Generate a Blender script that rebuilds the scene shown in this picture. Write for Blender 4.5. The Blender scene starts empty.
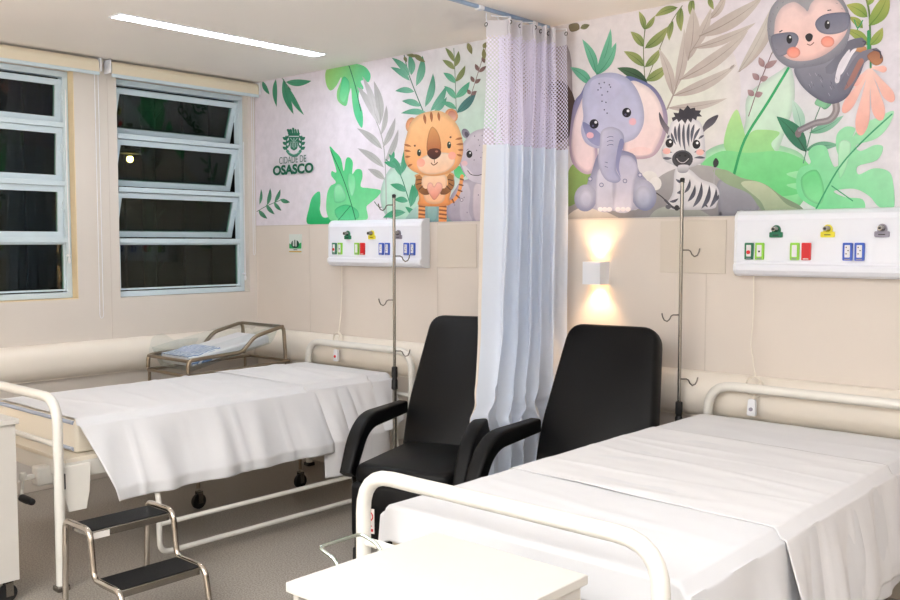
import bpy, bmesh, math, random
from mathutils import Vector, Matrix, noise
from mathutils.geometry import tessellate_polygon
random.seed(7)
S = bpy.context.scene
COL = S.collection
PI = math.pi
R = math.radians

# ------------------------------------------------------------------ camera
HC = 1.55; FPX = 932.0
YAW = R(41.8); PITCH = math.atan(57/932)
CAM = Vector((5.77, -4.27, HC))
FW = Vector((-math.sin(YAW)*math.cos(PITCH), math.cos(YAW)*math.cos(PITCH), -math.sin(PITCH)))
RT = Vector((math.cos(YAW), math.sin(YAW), 0))
UP = RT.cross(FW)
cd = bpy.data.cameras.new('camera'); cam = bpy.data.objects.new('camera', cd); COL.objects.link(cam)
cd.sensor_width = 36; cd.lens = FPX/900*36; cd.clip_start = .02; cd.clip_end = 200
cam.matrix_world = Matrix(((RT.x, UP.x, -FW.x, CAM.x), (RT.y, UP.y, -FW.y, CAM.y), (RT.z, UP.z, -FW.z, CAM.z), (0, 0, 0, 1)))
S.camera = cam

def on_wall(u, v, y=0.0):
    """where a drawing point of the mural lies on the back wall: returns (x, z)"""
    d = FW + RT*((u-450)/FPX) - UP*((v-300)/FPX)
    t = (y-CAM.y)/d.y
    p = CAM + d*t
    return p.x, p.z

# ------------------------------------------------------------------ materials
def lin(c):
    if isinstance(c, str): c = [int(c[i:i+2], 16) for i in (0, 2, 4)]
    o = []
    for v in c[:3]:
        v = v/255
        o.append(v/12.92 if v <= .04045 else ((v+.055)/1.055)**2.4)
    return (*o, 1)

def mat(name, col, rough=.5, metal=0, noise_amt=0, noise_scale=20, bump=0, bump_scale=60, spec=.5, sheen=0, coat=0, emit=None, estr=0):
    m = bpy.data.materials.new(name); m.use_nodes = True
    nt = m.node_tree; b = nt.nodes['Principled BSDF']
    c = lin(col)
    b.inputs['Base Color'].default_value = c
    b.inputs['Roughness'].default_value = rough
    b.inputs['Metallic'].default_value = metal
    b.inputs['Specular IOR Level'].default_value = spec
    b.inputs['Sheen Weight'].default_value = sheen
    b.inputs['Coat Weight'].default_value = coat
    if emit:
        b.inputs['Emission Color'].default_value = lin(emit); b.inputs['Emission Strength'].default_value = estr
    if noise_amt or bump:
        tc = nt.nodes.new('ShaderNodeTexCoord')
    if noise_amt:
        n = nt.nodes.new('ShaderNodeTexNoise'); n.inputs['Scale'].default_value = noise_scale; n.inputs['Detail'].default_value = 5
        nt.links.new(tc.outputs['Object'], n.inputs['Vector'])
        r = nt.nodes.new('ShaderNodeValToRGB')
        r.color_ramp.elements[0].position = .3; r.color_ramp.elements[1].position = .7
        r.color_ramp.elements[0].color = (*[v*(1-noise_amt) for v in c[:3]], 1)
        r.color_ramp.elements[1].color = (*[min(1, v*(1+noise_amt)) for v in c[:3]], 1)
        nt.links.new(n.outputs['Fac'], r.inputs['Fac']); nt.links.new(r.outputs['Color'], b.inputs['Base Color'])
    if bump:
        n2 = nt.nodes.new('ShaderNodeTexNoise'); n2.inputs['Scale'].default_value = bump_scale; n2.inputs['Detail'].default_value = 6
        nt.links.new(tc.outputs['Object'], n2.inputs['Vector'])
        bp = nt.nodes.new('ShaderNodeBump'); bp.inputs['Strength'].default_value = bump; bp.inputs['Distance'].default_value = .004
        nt.links.new(n2.outputs['Fac'], bp.inputs['Height']); nt.links.new(bp.outputs['Normal'], b.inputs['Normal'])
    return m

M = {}
M['wall'] = mat('beige wall laminate', (212, 203, 194), .5, noise_amt=.012, noise_scale=3, bump=.03, bump_scale=120)
M['wall_left'] = mat('beige wall paint', (211, 204, 196), .6, noise_amt=.015, noise_scale=3, bump=.04, bump_scale=90)
M['wall_plain'] = mat('plain wall paint', (226, 216, 204), .6, noise_amt=.02, noise_scale=3)
M['ceiling'] = mat('ceiling paint', (239, 234, 229), .7, noise_amt=.01, noise_scale=2)
M['reveal'] = mat('cream window reveal', (222, 204, 168), .6, noise_amt=.02)
M['bumper'] = mat('cream bumper rail', (230, 223, 212), .38, noise_amt=.01, noise_scale=4)
M['seam'] = mat('panel seam', (198, 189, 180), .6)
M['plate'] = mat('wall access plate', (207, 198, 186), .5)
M['alu'] = mat('pale painted aluminium', (200, 216, 224), .35, noise_amt=.01)
M['blind'] = mat('cream blind fabric', (222, 212, 190), .8, bump=.1, bump_scale=400)
M['white_plastic'] = mat('white plastic', (230, 233, 239), .35)
M['panel_white'] = mat('white enamelled panel', (232, 236, 246), .3)
M['bed_white'] = mat('white enamelled steel', (222, 220, 213), .28, coat=.3)
M['steel_hook'] = mat('dull hook steel', (112, 106, 100), .35, metal=1)
M['steel'] = mat('brushed steel', (150, 146, 140), .24, metal=1, noise_amt=.04, noise_scale=60)
M['chrome'] = mat('chrome tube', (200, 192, 182), .12, metal=1)
M['black_rubber'] = mat('black rubber', (16, 16, 18), .55)
M['tread'] = mat('black ribbed tread', (10, 10, 11), .6, bump=.4, bump_scale=200, spec=.2)
M['vinyl'] = mat('black upholstery vinyl', (7, 7, 8), .5, noise_amt=.12, noise_scale=8, bump=.12, bump_scale=350, spec=.22)
M['mattress'] = mat('white mattress cover', (222, 222, 226), .6, bump=.1, bump_scale=50)
M['mattress_cream'] = mat('mattress side cover', (226, 218, 202), .6)
M['piping'] = mat('blue grey piping', (160, 170, 188), .6)
M['sheet'] = mat('white cotton sheet', (214, 215, 218), .85, noise_amt=.012, noise_scale=6, bump=.22, bump_scale=22, sheen=.1)
M['sheet2'] = mat('white cotton draw sheet', (219, 219, 221), .85, noise_amt=.012, noise_scale=6, bump=.22, bump_scale=26, sheen=.1)
M['stitch'] = mat('grey hem stitching', (120, 116, 112), .8)
M['cabinet'] = mat('off white laminate cabinet', (200, 197, 191), .35, noise_amt=.008)
M['cabinet_edge'] = mat('grey laminate edge', (170, 160, 148), .5)
M['rainbow'] = mat('plated wire', (190, 200, 190), .18, metal=1)
M['cord'] = mat('cream cord', (225, 218, 205), .5)
M['dark'] = mat('black plastic', (22, 22, 24), .4)
M['red'] = mat('red plastic', (205, 28, 34), .4)
M['green_d'] = mat('dark green plastic', (20, 110, 78), .4)
M['lime'] = mat('lime green plastic', (140, 205, 60), .4)
M['blue'] = mat('blue plastic', (45, 88, 190), .4)
M['yellow'] = mat('yellow plastic', (226, 214, 40), .4)
M['grey_p'] = mat('grey plastic', (138, 134, 150), .4)
M['socket'] = mat('socket insert', (225, 225, 228), .4)
M['blue_print'] = None
M['label_white'] = mat('sticker paper', (228, 224, 220), .6)
M['outside'] = mat('dark outside plaster', (7, 9, 8), .8, noise_amt=.2, noise_scale=2)
M['outside_green'] = mat('dark green downpipe', (12, 38, 28), .5)
M['tube_light'] = mat('lit diffuser', (255, 255, 255), .5, emit=(236, 243, 255), estr=40)
M['tube_dim'] = mat('lit narrow diffuser', (255, 255, 255), .5, emit=(236, 243, 255), estr=26)
M['bulb'] = mat('lit warm bulb', (255, 240, 220), .5, emit=(255, 190, 120), estr=30)
M['street'] = mat('lit street bulb', (255, 230, 190), .5, emit=(255, 190, 110), estr=40)
M['poster_paper'] = mat('poster paper', (206, 214, 208), .5)
M['poster_green'] = mat('poster green', (40, 160, 90), .5)
M['poster_dark'] = mat('poster dark green', (14, 60, 42), .5)
M['ochre'] = mat('ochre print', (196, 160, 84), .5)
M['print_green'] = mat('print dark green', (16, 96, 72), .5)
M['print_thin'] = mat('print thin green', (60, 110, 100), .5)

def floor_mat():
    m = bpy.data.materials.new('grey speckled vinyl floor'); m.use_nodes = True
    nt = m.node_tree; b = nt.nodes['Principled BSDF']; L = nt.links.new
    tc = nt.nodes.new('ShaderNodeTexCoord')
    n = nt.nodes.new('ShaderNodeTexNoise'); n.inputs['Scale'].default_value = 130; n.inputs['Detail'].default_value = 3
    L(tc.outputs['Object'], n.inputs['Vector'])
    r = nt.nodes.new('ShaderNodeValToRGB')
    r.color_ramp.elements[0].position = .36; r.color_ramp.elements[0].color = lin((122, 116, 108))
    r.color_ramp.elements[1].position = .62; r.color_ramp.elements[1].color = lin((170, 163, 153))
    L(n.outputs['Fac'], r.inputs['Fac'])
    v = nt.nodes.new('ShaderNodeTexVoronoi'); v.inputs['Scale'].default_value = 70
    L(tc.outputs['Object'], v.inputs['Vector'])
    r2 = nt.nodes.new('ShaderNodeValToRGB'); r2.color_ramp.elements[0].position = .10; r2.color_ramp.elements[1].position = .16
    r2.color_ramp.elements[0].color = lin((150, 150, 150)); r2.color_ramp.elements[1].color = (1, 1, 1, 1)
    L(v.outputs['Distance'], r2.inputs['Fac'])
    mx = nt.nodes.new('ShaderNodeMix'); mx.data_type = 'RGBA'; mx.blend_type = 'MULTIPLY'; mx.inputs['Factor'].default_value = .6
    L(r.outputs['Color'], mx.inputs['A']); L(r2.outputs['Color'], mx.inputs['B'])
    L(mx.outputs['Result'], b.inputs['Base Color']); b.inputs['Roughness'].default_value = .34
    return m
M['floor'] = floor_mat()

def clear_mat(name, tint, gl=.0, dark=0):
    """clear sheet: see-through with fresnel gloss"""
    m = bpy.data.materials.new(name); m.use_nodes = True
    nt = m.node_tree; nt.nodes.clear(); L = nt.links.new
    out = nt.nodes.new('ShaderNodeOutputMaterial'); t = nt.nodes.new('ShaderNodeBsdfTransparent'); t.inputs['Color'].default_value = lin(tint)
    g = nt.nodes.new('ShaderNodeBsdfGlossy'); g.inputs['Roughness'].default_value = gl
    lw = nt.nodes.new('ShaderNodeLayerWeight'); lw.inputs['Blend'].default_value = .5
    pw = nt.nodes.new('ShaderNodeMath'); pw.operation = 'POWER'; pw.inputs[1].default_value = 4; L(lw.outputs['Facing'], pw.inputs[0])
    fr = nt.nodes.new('ShaderNodeMath'); fr.operation = 'MULTIPLY_ADD'; fr.inputs[1].default_value = .35; fr.inputs[2].default_value = .035; L(pw.outputs[0], fr.inputs[0])
    mx = nt.nodes.new('ShaderNodeMixShader')
    L(fr.outputs[0], mx.inputs[0]); L(t.outputs[0], mx.inputs[1]); L(g.outputs[0], mx.inputs[2]); L(mx.outputs[0], out.inputs[0])
    return m
M['glass'] = clear_mat('window glass', (200, 222, 212), .01)
M['acrylic'] = clear_mat('clear acrylic', (250, 252, 252), .04)
M['steel_dark'] = mat('dull bassinet steel', (150, 136, 118), .3, metal=1)

def cloth_mat(name, col, trans=.38):
    m = mat(name, col, .85, bump=.15, bump_scale=40)
    nt = m.node_tree; b = nt.nodes['Principled BSDF']; L = nt.links.new
    tl = nt.nodes.new('ShaderNodeBsdfTranslucent'); tl.inputs['Color'].default_value = lin(col)
    mx = nt.nodes.new('ShaderNodeMixShader'); mx.inputs[0].default_value = trans
    out = nt.nodes['Material Output']
    L(b.outputs[0], mx.inputs[1]); L(tl.outputs[0], mx.inputs[2]); L(mx.outputs[0], out.inputs[0])
    return m
M['curtain'] = cloth_mat('pale blue curtain cloth', (232, 240, 252))
M['curtain_hem'] = cloth_mat('cream curtain hem', (240, 232, 222))
M['curtain_head'] = cloth_mat('white curtain heading', (225, 223, 228))
def net_mat():
    m = bpy.data.materials.new('lilac curtain netting'); m.use_nodes = True
    nt = m.node_tree; b = nt.nodes['Principled BSDF']; L = nt.links.new
    b.inputs['Base Color'].default_value = lin((232, 228, 248)); b.inputs['Roughness'].default_value = .8
    uv = nt.nodes.new('ShaderNodeUVMap'); sp = nt.nodes.new('ShaderNodeSeparateXYZ'); L(uv.outputs[0], sp.inputs[0])
    def M_(op, a, c):
        n = nt.nodes.new('ShaderNodeMath'); n.operation = op
        for i, q in enumerate((a, c)):
            if q is None: continue
            if isinstance(q, (int, float)): n.inputs[i].default_value = q
            else: L(q, n.inputs[i])
        return n.outputs[0]
    P = .021
    sx = M_('SINE', M_('MULTIPLY', sp.outputs[0], 2*PI/P), None)
    sy = M_('SINE', M_('MULTIPLY', sp.outputs[1], 2*PI/P), None)
    hole = M_('GREATER_THAN', M_('MULTIPLY', sx, sy), -.02)
    t = nt.nodes.new('ShaderNodeBsdfTransparent'); mx = nt.nodes.new('ShaderNodeMixShader')
    L(hole, mx.inputs[0]); L(b.outputs[0], mx.inputs[1]); L(t.outputs[0], mx.inputs[2]); L(mx.outputs[0], nt.nodes['Material Output'].inputs[0])
    return m
M['net'] = net_mat()
def print_mat():
    m = bpy.data.materials.new('mural print'); m.use_nodes = True
    nt = m.node_tree; b = nt.nodes['Principled BSDF']; L = nt.links.new
    a = nt.nodes.new('ShaderNodeVertexColor'); a.layer_name = 'ink'
    tc = nt.nodes.new('ShaderNodeTexCoord'); n = nt.nodes.new('ShaderNodeTexNoise'); n.inputs['Scale'].default_value = 14; n.inputs['Detail'].default_value = 6
    n.inputs['Roughness'].default_value = .6
    L(tc.outputs['Object'], n.inputs['Vector'])
    r = nt.nodes.new('ShaderNodeValToRGB'); r.color_ramp.elements[0].position = .3; r.color_ramp.elements[1].position = .72
    r.color_ramp.elements[0].color = (.86, .86, .86, 1); r.color_ramp.elements[1].color = (1.0, 1.0, 1.0, 1)
    L(n.outputs['Fac'], r.inputs['Fac'])
    mx = nt.nodes.new('ShaderNodeMix'); mx.data_type = 'RGBA'; mx.blend_type = 'MULTIPLY'; mx.inputs['Factor'].default_value = 1
    L(a.outputs['Color'], mx.inputs['A']); L(r.outputs['Color'], mx.inputs['B']); L(mx.outputs['Result'], b.inputs['Base Color'])
    b.inputs['Roughness'].default_value = .55
    return m
M['print'] = print_mat()
def blanket_mat():
    m = bpy.data.materials.new('blue and white printed cotton'); m.use_nodes = True
    nt = m.node_tree; b = nt.nodes['Principled BSDF']; L = nt.links.new
    tc = nt.nodes.new('ShaderNodeTexCoord'); w = nt.nodes.new('ShaderNodeTexWave'); w.inputs['Scale'].default_value = 16; w.inputs['Distortion'].default_value = 9
    L(tc.outputs['Object'], w.inputs['Vector'])
    r = nt.nodes.new('ShaderNodeValToRGB'); r.color_ramp.elements[0].position = .42; r.color_ramp.elements[1].position = .58
    r.color_ramp.elements[0].color = lin((96, 128, 176)); r.color_ramp.elements[1].color = lin((222, 226, 232))
    L(w.outputs['Fac'], r.inputs['Fac']); L(r.outputs['Color'], b.inputs['Base Color']); b.inputs['Roughness'].default_value = .85
    return m
M['blue_print'] = blanket_mat()

# ------------------------------------------------------------------ mesh helpers
def link(name, me, m=None, parent=None, smooth=35, bevel=0, seg=2):
    o = bpy.data.objects.new(name, me); COL.objects.link(o)
    if m is not None:
        for q in (m if isinstance(m, (list, tuple)) else [m]): me.materials.append(q)
    if smooth:
        for p in me.polygons: p.use_smooth = True
        me.set_sharp_from_angle(angle=R(smooth))
    if bevel:
        b = o.modifiers.new('bevel', 'BEVEL'); b.width = bevel; b.segments = seg; b.limit_method = 'ANGLE'; b.angle_limit = R(40)
    if parent: o.parent = parent
    return o
def obj(name, bm, m=None, parent=None, smooth=35, bevel=0, seg=2):
    bmesh.ops.recalc_face_normals(bm, faces=bm.faces)
    me = bpy.data.meshes.new(name); bm.to_mesh(me); bm.free()
    return link(name, me, m, parent, smooth, bevel, seg)
def tag(o, label=None, cat=None, group=None, kind=None):
    if label: o['label'] = label
    if cat: o['category'] = cat
    if group: o['group'] = group
    if kind: o['kind'] = kind
    return o
def struct(o, label=None):
    o['kind'] = 'structure'
    if label: o['label'] = label
    return o
def thing(name, loc, rz, label, cat, group=None):
    o = bpy.data.objects.new(name, None); COL.objects.link(o)
    o.location = loc; o.rotation_euler = (0, 0, rz); o.empty_display_size = .1
    return tag(o, label, cat, group)
def copy_tree(o, parent=None):
    c = o.copy(); COL.objects.link(c)
    if parent: c.parent = parent
    for ch in list(o.children): copy_tree(ch, c)
    return c
def box(bm, x0, x1, y0, y1, z0, z1, mi=0):
    v = [bm.verts.new(p) for p in ((x0, y0, z0), (x1, y0, z0), (x1, y1, z0), (x0, y1, z0), (x0, y0, z1), (x1, y0, z1), (x1, y1, z1), (x0, y1, z1))]
    for f in ((0, 3, 2, 1), (4, 5, 6, 7), (0, 1, 5, 4), (1, 2, 6, 5), (2, 3, 7, 6), (3, 0, 4, 7)):
        bm.faces.new([v[i] for i in f]).material_index = mi
    return v
def B(*a, mi=0):
    bm = bmesh.new(); box(bm, *a, mi=mi); return bm
def fillet(pts, r, n=6, closed=False):
    pts = [Vector(p) for p in pts]; out = []
    N = len(pts)
    for i, p in enumerate(pts):
        if not closed and i in (0, N-1): out.append(p); continue
        a, c = pts[i-1], pts[(i+1) % N]
        d1, d2 = (a-p), (c-p)
        rr = r if not isinstance(r, (list, tuple)) else r[i]
        rr = min(rr, d1.length*.49, d2.length*.49)
        if rr < 1e-5: out.append(p); continue
        p1, p2 = p+d1.normalized()*rr, p+d2.normalized()*rr
        for k in range(n+1):
            t = k/n; out.append(p1*(1-t)**2+p*2*t*(1-t)+p2*t*t)
    return out
def tube(bm, pts, r, n=10, closed=False, mi=0, cap=True):
    pts = [Vector(p) for p in pts]; N = len(pts)
    rings = []
    t0 = (pts[1]-pts[0]).normalized()
    up = Vector((0, 0, 1)) if abs(t0.z) < .9 else Vector((1, 0, 0))
    nrm = (up-t0*up.dot(t0)).normalized(); prev = t0
    for i, p in enumerate(pts):
        if closed: t = (pts[(i+1) % N]-pts[i-1])
        else: t = pts[min(i+1, N-1)]-pts[max(i-1, 0)]
        t.normalize()
        q = prev.rotation_difference(t); nrm = q @ nrm; nrm = (nrm-t*nrm.dot(t)).normalized(); prev = t
        b = t.cross(nrm)
        rr = r[i] if isinstance(r, (list, tuple)) else r
        rings.append([bm.verts.new(p+(nrm*math.cos(2*PI*k/n)+b*math.sin(2*PI*k/n))*rr) for k in range(n)])
    for i in range(N if closed else N-1):
        a, c = rings[i], rings[(i+1) % N]
        for k in range(n):
            bm.faces.new((a[k], a[(k+1) % n], c[(k+1) % n], c[k])).material_index = mi
    if cap and not closed:
        bm.faces.new(rings[0][::-1]).material_index = mi; bm.faces.new(rings[-1]).material_index = mi
def T(pts, r, fr=0, n=10, closed=False):
    bm = bmesh.new()
    tube(bm, fillet(pts, fr, closed=closed) if fr else pts, r, n, closed); return bm
def lathe(bm, prof, c=(0, 0, 0), axis='z', n=20, mi=0):
    rings = []
    for (r, h) in prof:
        ring = []
        for k in range(n):
            a = 2*PI*k/n; u, w = r*math.cos(a), r*math.sin(a)
            p = {'z': (u, w, h), 'x': (h, u, w), 'y': (u, h, w)}[axis]
            ring.append(bm.verts.new((p[0]+c[0], p[1]+c[1], p[2]+c[2])))
        rings.append(ring)
    for a, b in zip(rings, rings[1:]):
        for k in range(n): bm.faces.new((a[k], a[(k+1) % n], b[(k+1) % n], b[k])).material_index = mi
    bm.faces.new(rings[0][::-1]).material_index = mi; bm.faces.new(rings[-1]).material_index = mi
def prism(bm, outline, t0, t1, axis='y', mi=0):
    """outline 2D extruded along axis between t0 and t1"""
    def P(a, b, t): return {'y': (a, t, b), 'x': (t, a, b), 'z': (a, b, t)}[axis]
    A = [bm.verts.new(P(a, b, t0)) for a, b in outline]; C = [bm.verts.new(P(a, b, t1)) for a, b in outline]
    n = len(A)
    bm.faces.new(A).material_index = mi; bm.faces.new(C[::-1]).material_index = mi
    for i in range(n): bm.faces.new((A[i], A[(i+1) % n], C[(i+1) % n], C[i])).material_index = mi
def PR(*a, **k):
    bm = bmesh.new(); prism(bm, *a, **k); return bm
def round_poly(pts, r, n=6):
    return [(p.x, p.y) for p in fillet([Vector((a, b, 0)) for a, b in pts], r, n, closed=True)]

# ------------------------------------------------------------------ room shell
CZ = 2.74; XR = 7.2; YB = -6.6
struct(obj('floor', B(0, XR, YB, 0, -.1, 0), M['floor']))
struct(obj('ceiling', B(0, XR, YB, 0, CZ, CZ+.1), M['ceiling']))
struct(obj('wall_back', B(-.15, XR+.1, 0, .15, -.1, CZ+.1), M['wall']))
struct(obj('wall_right', B(XR, XR+.15, YB, 0, -.1, CZ+.1), M['wall_plain']))
struct(obj('wall_front', B(-.15, XR+.15, YB-.15, YB, -.1, CZ+.1), M['wall_plain']))
W2 = (-1.115, -.06, 1.18, 2.64); W1 = (-2.75, -1.40, 1.19, 2.64)
bm = bmesh.new()
WT = .15
box(bm, -WT, 0, YB, W1[0], -.1, CZ+.1); box(bm, -WT, 0, W1[1], W2[0], -.1, CZ+.1); box(bm, -WT, 0, W2[1], 0, -.1, CZ+.1)
for w in (W1, W2):
    box(bm, -WT, 0, w[0], w[1], -.1, w[2]); box(bm, -WT, 0, w[0], w[1], w[3], CZ+.1)
struct(obj('wall_left', bm, M['wall_left'], smooth=0))
# reveal linings
for i, w in enumerate((W1, W2)):
    bm = bmesh.new()
    box(bm, -WT, -.001, w[1]-.006, w[1], w[2], w[3]); box(bm, -WT, -.001, w[0], w[0]+.006, w[2], w[3]); box(bm, -WT, -.001, w[0]+.006, w[1]-.006, w[2], w[2]+.006)
    struct(obj('trim_%d' % (i+1), bm, M['reveal'] if i == 0 else M['wall_left'], smooth=0))

# bumper rail that runs round the walls
def bump_prof(s):
    pr = [(0, .915), (.012, .918), (.045, .905), (.075, .875), (.088, .83), (.088, .775), (.075, .73), (.05, .705), (.03, .698), (.03, .69), (0, .69)]
    return [(s*a, z) for a, z in pr]
struct(obj('trim_3', PR([(-a, z) for a, z in bump_prof(1)], .0, XR, 'x'), M['bumper'], smooth=50), 'cream bumper rail along the back wall')
struct(obj('trim_4', PR(bump_prof(1), YB, -.0885, 'y'), M['bumper'], smooth=50), 'cream bumper rail along the window wall')
# vertical seams and access plates in the back wall lining
bm = bmesh.new()
for x in (.62, 1.85, 2.30, 3.649, 4.86): box(bm, x-.002, x+.002, -.0016, 0, .12, 1.40 if x in (3.649,) else 1.675)
box(bm, 0, XR, -.0016, 0, 1.674, 1.68)
struct(obj('trim_5', bm, M['seam'], smooth=0))
for k, (a, b) in enumerate(((1.852, 2.169), (3.395, 3.751))):
    struct(obj('trim_%d' % (6+k), B(a, b, -.005, 0, 1.40, 1.662), M['plate'], bevel=.0015))
bm = bmesh.new(); box(bm, 0, .0016, -1.176, -1.172, .92, 2.62)
struct(obj('trim_8', bm, M['seam'], smooth=0))
struct(obj('baseboard_back', B(0, XR, -.012, 0, 0, .08), M['plate'], bevel=.003))
struct(obj('baseboard_left', B(0, .012, YB, -.012, 0, .08), M['plate'], bevel=.003))

# ------------------------------------------------------------------ windows
def frame_bm(y0, y1, z0, z1, w, x0, x1):
    bm = bmesh.new()
    box(bm, x0, x1, y0, y1, z0, z0+w); box(bm, x0, x1, y0, y1, z1-w, z1)
    box(bm, x0, x1, y0, y0+w, z0+w, z1-w); box(bm, x0, x1, y1-w, y1, z0+w, z1-w)
    return bm
def window(n, w, rows, opening):
    y0, y1, z0, z1 = w[0]+.007, w[1]-.007, w[2]+.008, w[3]-.002
    bm = frame_bm(y0, y1, z0, z1, .035, -.125, -.065)
    for (a, b) in rows[:-1]: box(bm, -.125, -.06, y0+.035, y1-.035, a-.016, a+.016)
    f = obj('window_%d' % n, bm, M['alu'], smooth=0, bevel=.002)
    struct(f)
    for k, ((a, b), op) in enumerate(zip(rows, opening)):
        ya, yb = y0+.035, y1-.035
        za, zb = a+.016, b-.016
        h = zb-za
        sw = .038 if op is not None else .012
        if op is None: op = 0
        s = frame_bm(ya, yb, -h, 0, sw, -.016, .016)
        s = obj('window_sash', s, M['alu'], f, smooth=0, bevel=.002)
        s.location = (-.095, 0, zb); s.rotation_euler = (0, R(op), 0)
        g = obj('pane', B(-.003, .003, ya+sw, yb-sw, -h+sw, -sw), M['glass'], s, smooth=0)
        if op:
            bm = bmesh.new(); box(bm, .010, .03, yb-.012, yb+.004, -h*.45, -h*.30); tube(bm, [(.025, yb-.004, -h*.3), (.03, yb+.002, -h*.12)], .004, 6)
            obj('latch', bm, M['alu'], s)
    return f
window(2, W2, [(2.265, 2.605), (1.91, 2.265), (1.565, 1.91), (1.215, 1.565)], [19, 19, 17, None])
window(1, W1, [(2.30, 2.605), (1.93, 2.30), (1.568, 1.93), (1.225, 1.568)], [5, 4, 3, None])
# roller blinds
def blind(y0, y1, label, zt=2.735):
    t = thing('roller_blind', (.045, (y0+y1)/2, zt-.11), 0, label, 'blind')
    L = (y1-y0)/2
    bm = bmesh.new(); lathe(bm, [(.036, -L+.012), (.036, L-.012)], (0, 0, .065), 'y', 24)
    obj('blind_roll', bm, M['blind'], t)
    obj('bottom_bar', B(.024, .038, -L+.01, L-.01, -.004, .018), M['alu'], t, bevel=.004)
    obj('blind_fabric', B(.032, .035, -L+.012, L-.012, .012, .07), M['blind'], t)
    for s in (-1, 1):
        obj('bracket', B(-.045, .04, s*L-.005, s*L+.005, .02, .106), M['white_plastic'], t, bevel=.003)
    return t
b1 = blind(-2.80, -1.255, 'cream rolled up blind over the left window')
b2 = blind(-1.19, -.012, 'cream rolled up blind over the window near the room corner')
def chain(parent, x, y, ztop, zbot, w=.012):
    bm = bmesh.new()
    n = 30
    pts = [(x, y-w, ztop), (x, y-w, zbot+.05)] + [(x, y-w*math.cos(k*PI/8)*(1+.5*math.sin(k*PI/8)), zbot+.05-.05*math.sin(k*PI/8)) for k in range(1, 8)] + [(x, y+w, zbot+.05), (x, y+w, ztop)]
    tube(bm, pts, .0022, 6)
    c = obj('pull_chain', bm, M['white_plastic'], parent)
    c.matrix_parent_inverse = Matrix.Translation(-Vector(parent.location))
    return c
chain(b1, .03, -1.262, 2.63, 1.06); chain(b2, .03, -.045, 2.63, 1.46, .008)
# stay cords inside the windows
for (y, zt, zb, lab) in ((-1.44, 2.52, 1.45, 'white operating cord hanging inside the left window'), (-.085, 2.3, 1.30, 'white operating cord hanging inside the window near the corner')):
    bm = bmesh.new(); tube(bm, [(-.03, y, zt), (-.028, y-.004, (zt+zb)/2), (-.03, y, zb)], .003, 6); lathe(bm, [(.004, zb-.03), (.008, zb-.02), (.008, zb), (.003, zb+.01)], (-.03, y, 0)); 
    lathe(bm, [(.004, -.036), (.008, -.02), (.008, 0)], (-.03, y, zb+.02), 'x', 10)
    tag(obj('window_cord', bm, M['white_plastic']), lab, 'cord')

# ------------------------------------------------------------------ outside, at night
bm = bmesh.new()
box(bm, -6.2, -6, -9, 9, -4, 6)
for k in range(40): box(bm, -6, -5.93, -9+k*.45, -9+k*.45+.12, -4, 6)  # ribs stand in for curtain stripes reflected in the window panes
tag(obj('neighbouring_facade', bm, M['outside'], smooth=0), 'dark facade outside the windows at night, its ribs imitating reflected curtain stripes', 'building')
bm = bmesh.new(); tube(bm, [(-.95, -.33, -2), (-.95, -.33, 5)], .05, 14)
for z in (1.0, 1.5, 2.0, 2.5, 3): tube(bm, [(-.95, -.33, z-.03), (-.95, -.33, z+.03)], .06, 14)
for z in (1.3, 1.7, 2.1, 2.5): tube(bm, [(-.95, -.30, z), (-.9, -.22, z+.12)], .006, 6); tube(bm, [(-.95, -.36, z), (-.9, -.28, z+.12)], .006, 6)
tag(obj('downpipe', bm, M['outside_green']), 'dark green downpipe seen through the window near the corner', 'pipe')
sl = thing('street_lamp', (-4.6, 2.3, -4), 0, 'warm lit street lamp glowing in the dark outside the window', 'street lamp')
ux, = [0]
d = FW + RT*((130-450)/FPX) - UP*((159-300)/FPX); tt = (-4.6-CAM.x)/d.x; lp = CAM+d*tt
sl.location = (lp.x, lp.y, -4)
h = lp.z+4
obj('pole', T([(0, .25, 0), (0, .25, h+.1), (0, 0, h+.14)], .04, .1), M['outside'], sl)
bm = bmesh.new(); lathe(bm, [(.02, h+.13), (.10, h+.10), (.14, h+.06)], (0, 0, 0)); obj('lamp_head', bm, M['outside'], sl)
bm = bmesh.new(); lathe(bm, [(.01, h-.04), (.03, h-.03), (.038, h), (.03, h+.03)], (0, 0, 0)); obj('bulb', bm, M['street'], sl)
wl = S.world = bpy.data.worlds.new('night'); wl.use_nodes = True
wl.node_tree.nodes['Background'].inputs['Color'].default_value = (.004, .006, .007, 1)
wl.node_tree.nodes['Background'].inputs['Strength'].default_value = 1

# ------------------------------------------------------------------ ceiling lights
def strip(x, y, label, L=1.45, m='tube_light'):
    t = thing('ceiling_light', (x, y, CZ), 0, label, 'ceiling light', None)
    obj('light_frame', frame_top(.062, L/2+.01), M['white_plastic'], t, smooth=0)
    obj('diffuser', B(-.052, .052, -L/2, L/2, -.0045, 0), M[m], t, smooth=0)
    return t
def frame_top(w, l):
    bm = bmesh.new(); e = .01
    box(bm, -w, -w+e, -l, l, -.006, 0); box(bm, w-e, w, -l, l, -.006, 0)
    box(bm, -w+e, w-e, -l, -l+e, -.006, 0); box(bm, -w+e, w-e, l-e, l, -.006, 0)
    return bm
strip(1.165, -1.05, 'long narrow lit ceiling light above the left bed', 1.38, 'tube_dim')
strip(2.9, -5.0, 'narrow lit ceiling light in the front part of the room', 1.45, 'tube_light')
strip(5.9, -5.2, 'narrow lit ceiling light near the front right corner of the room', 1.45, 'tube_light')
strip(6.6, -2.9, 'narrow lit ceiling light by the right wall', 1.45, 'tube_light')

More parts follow.
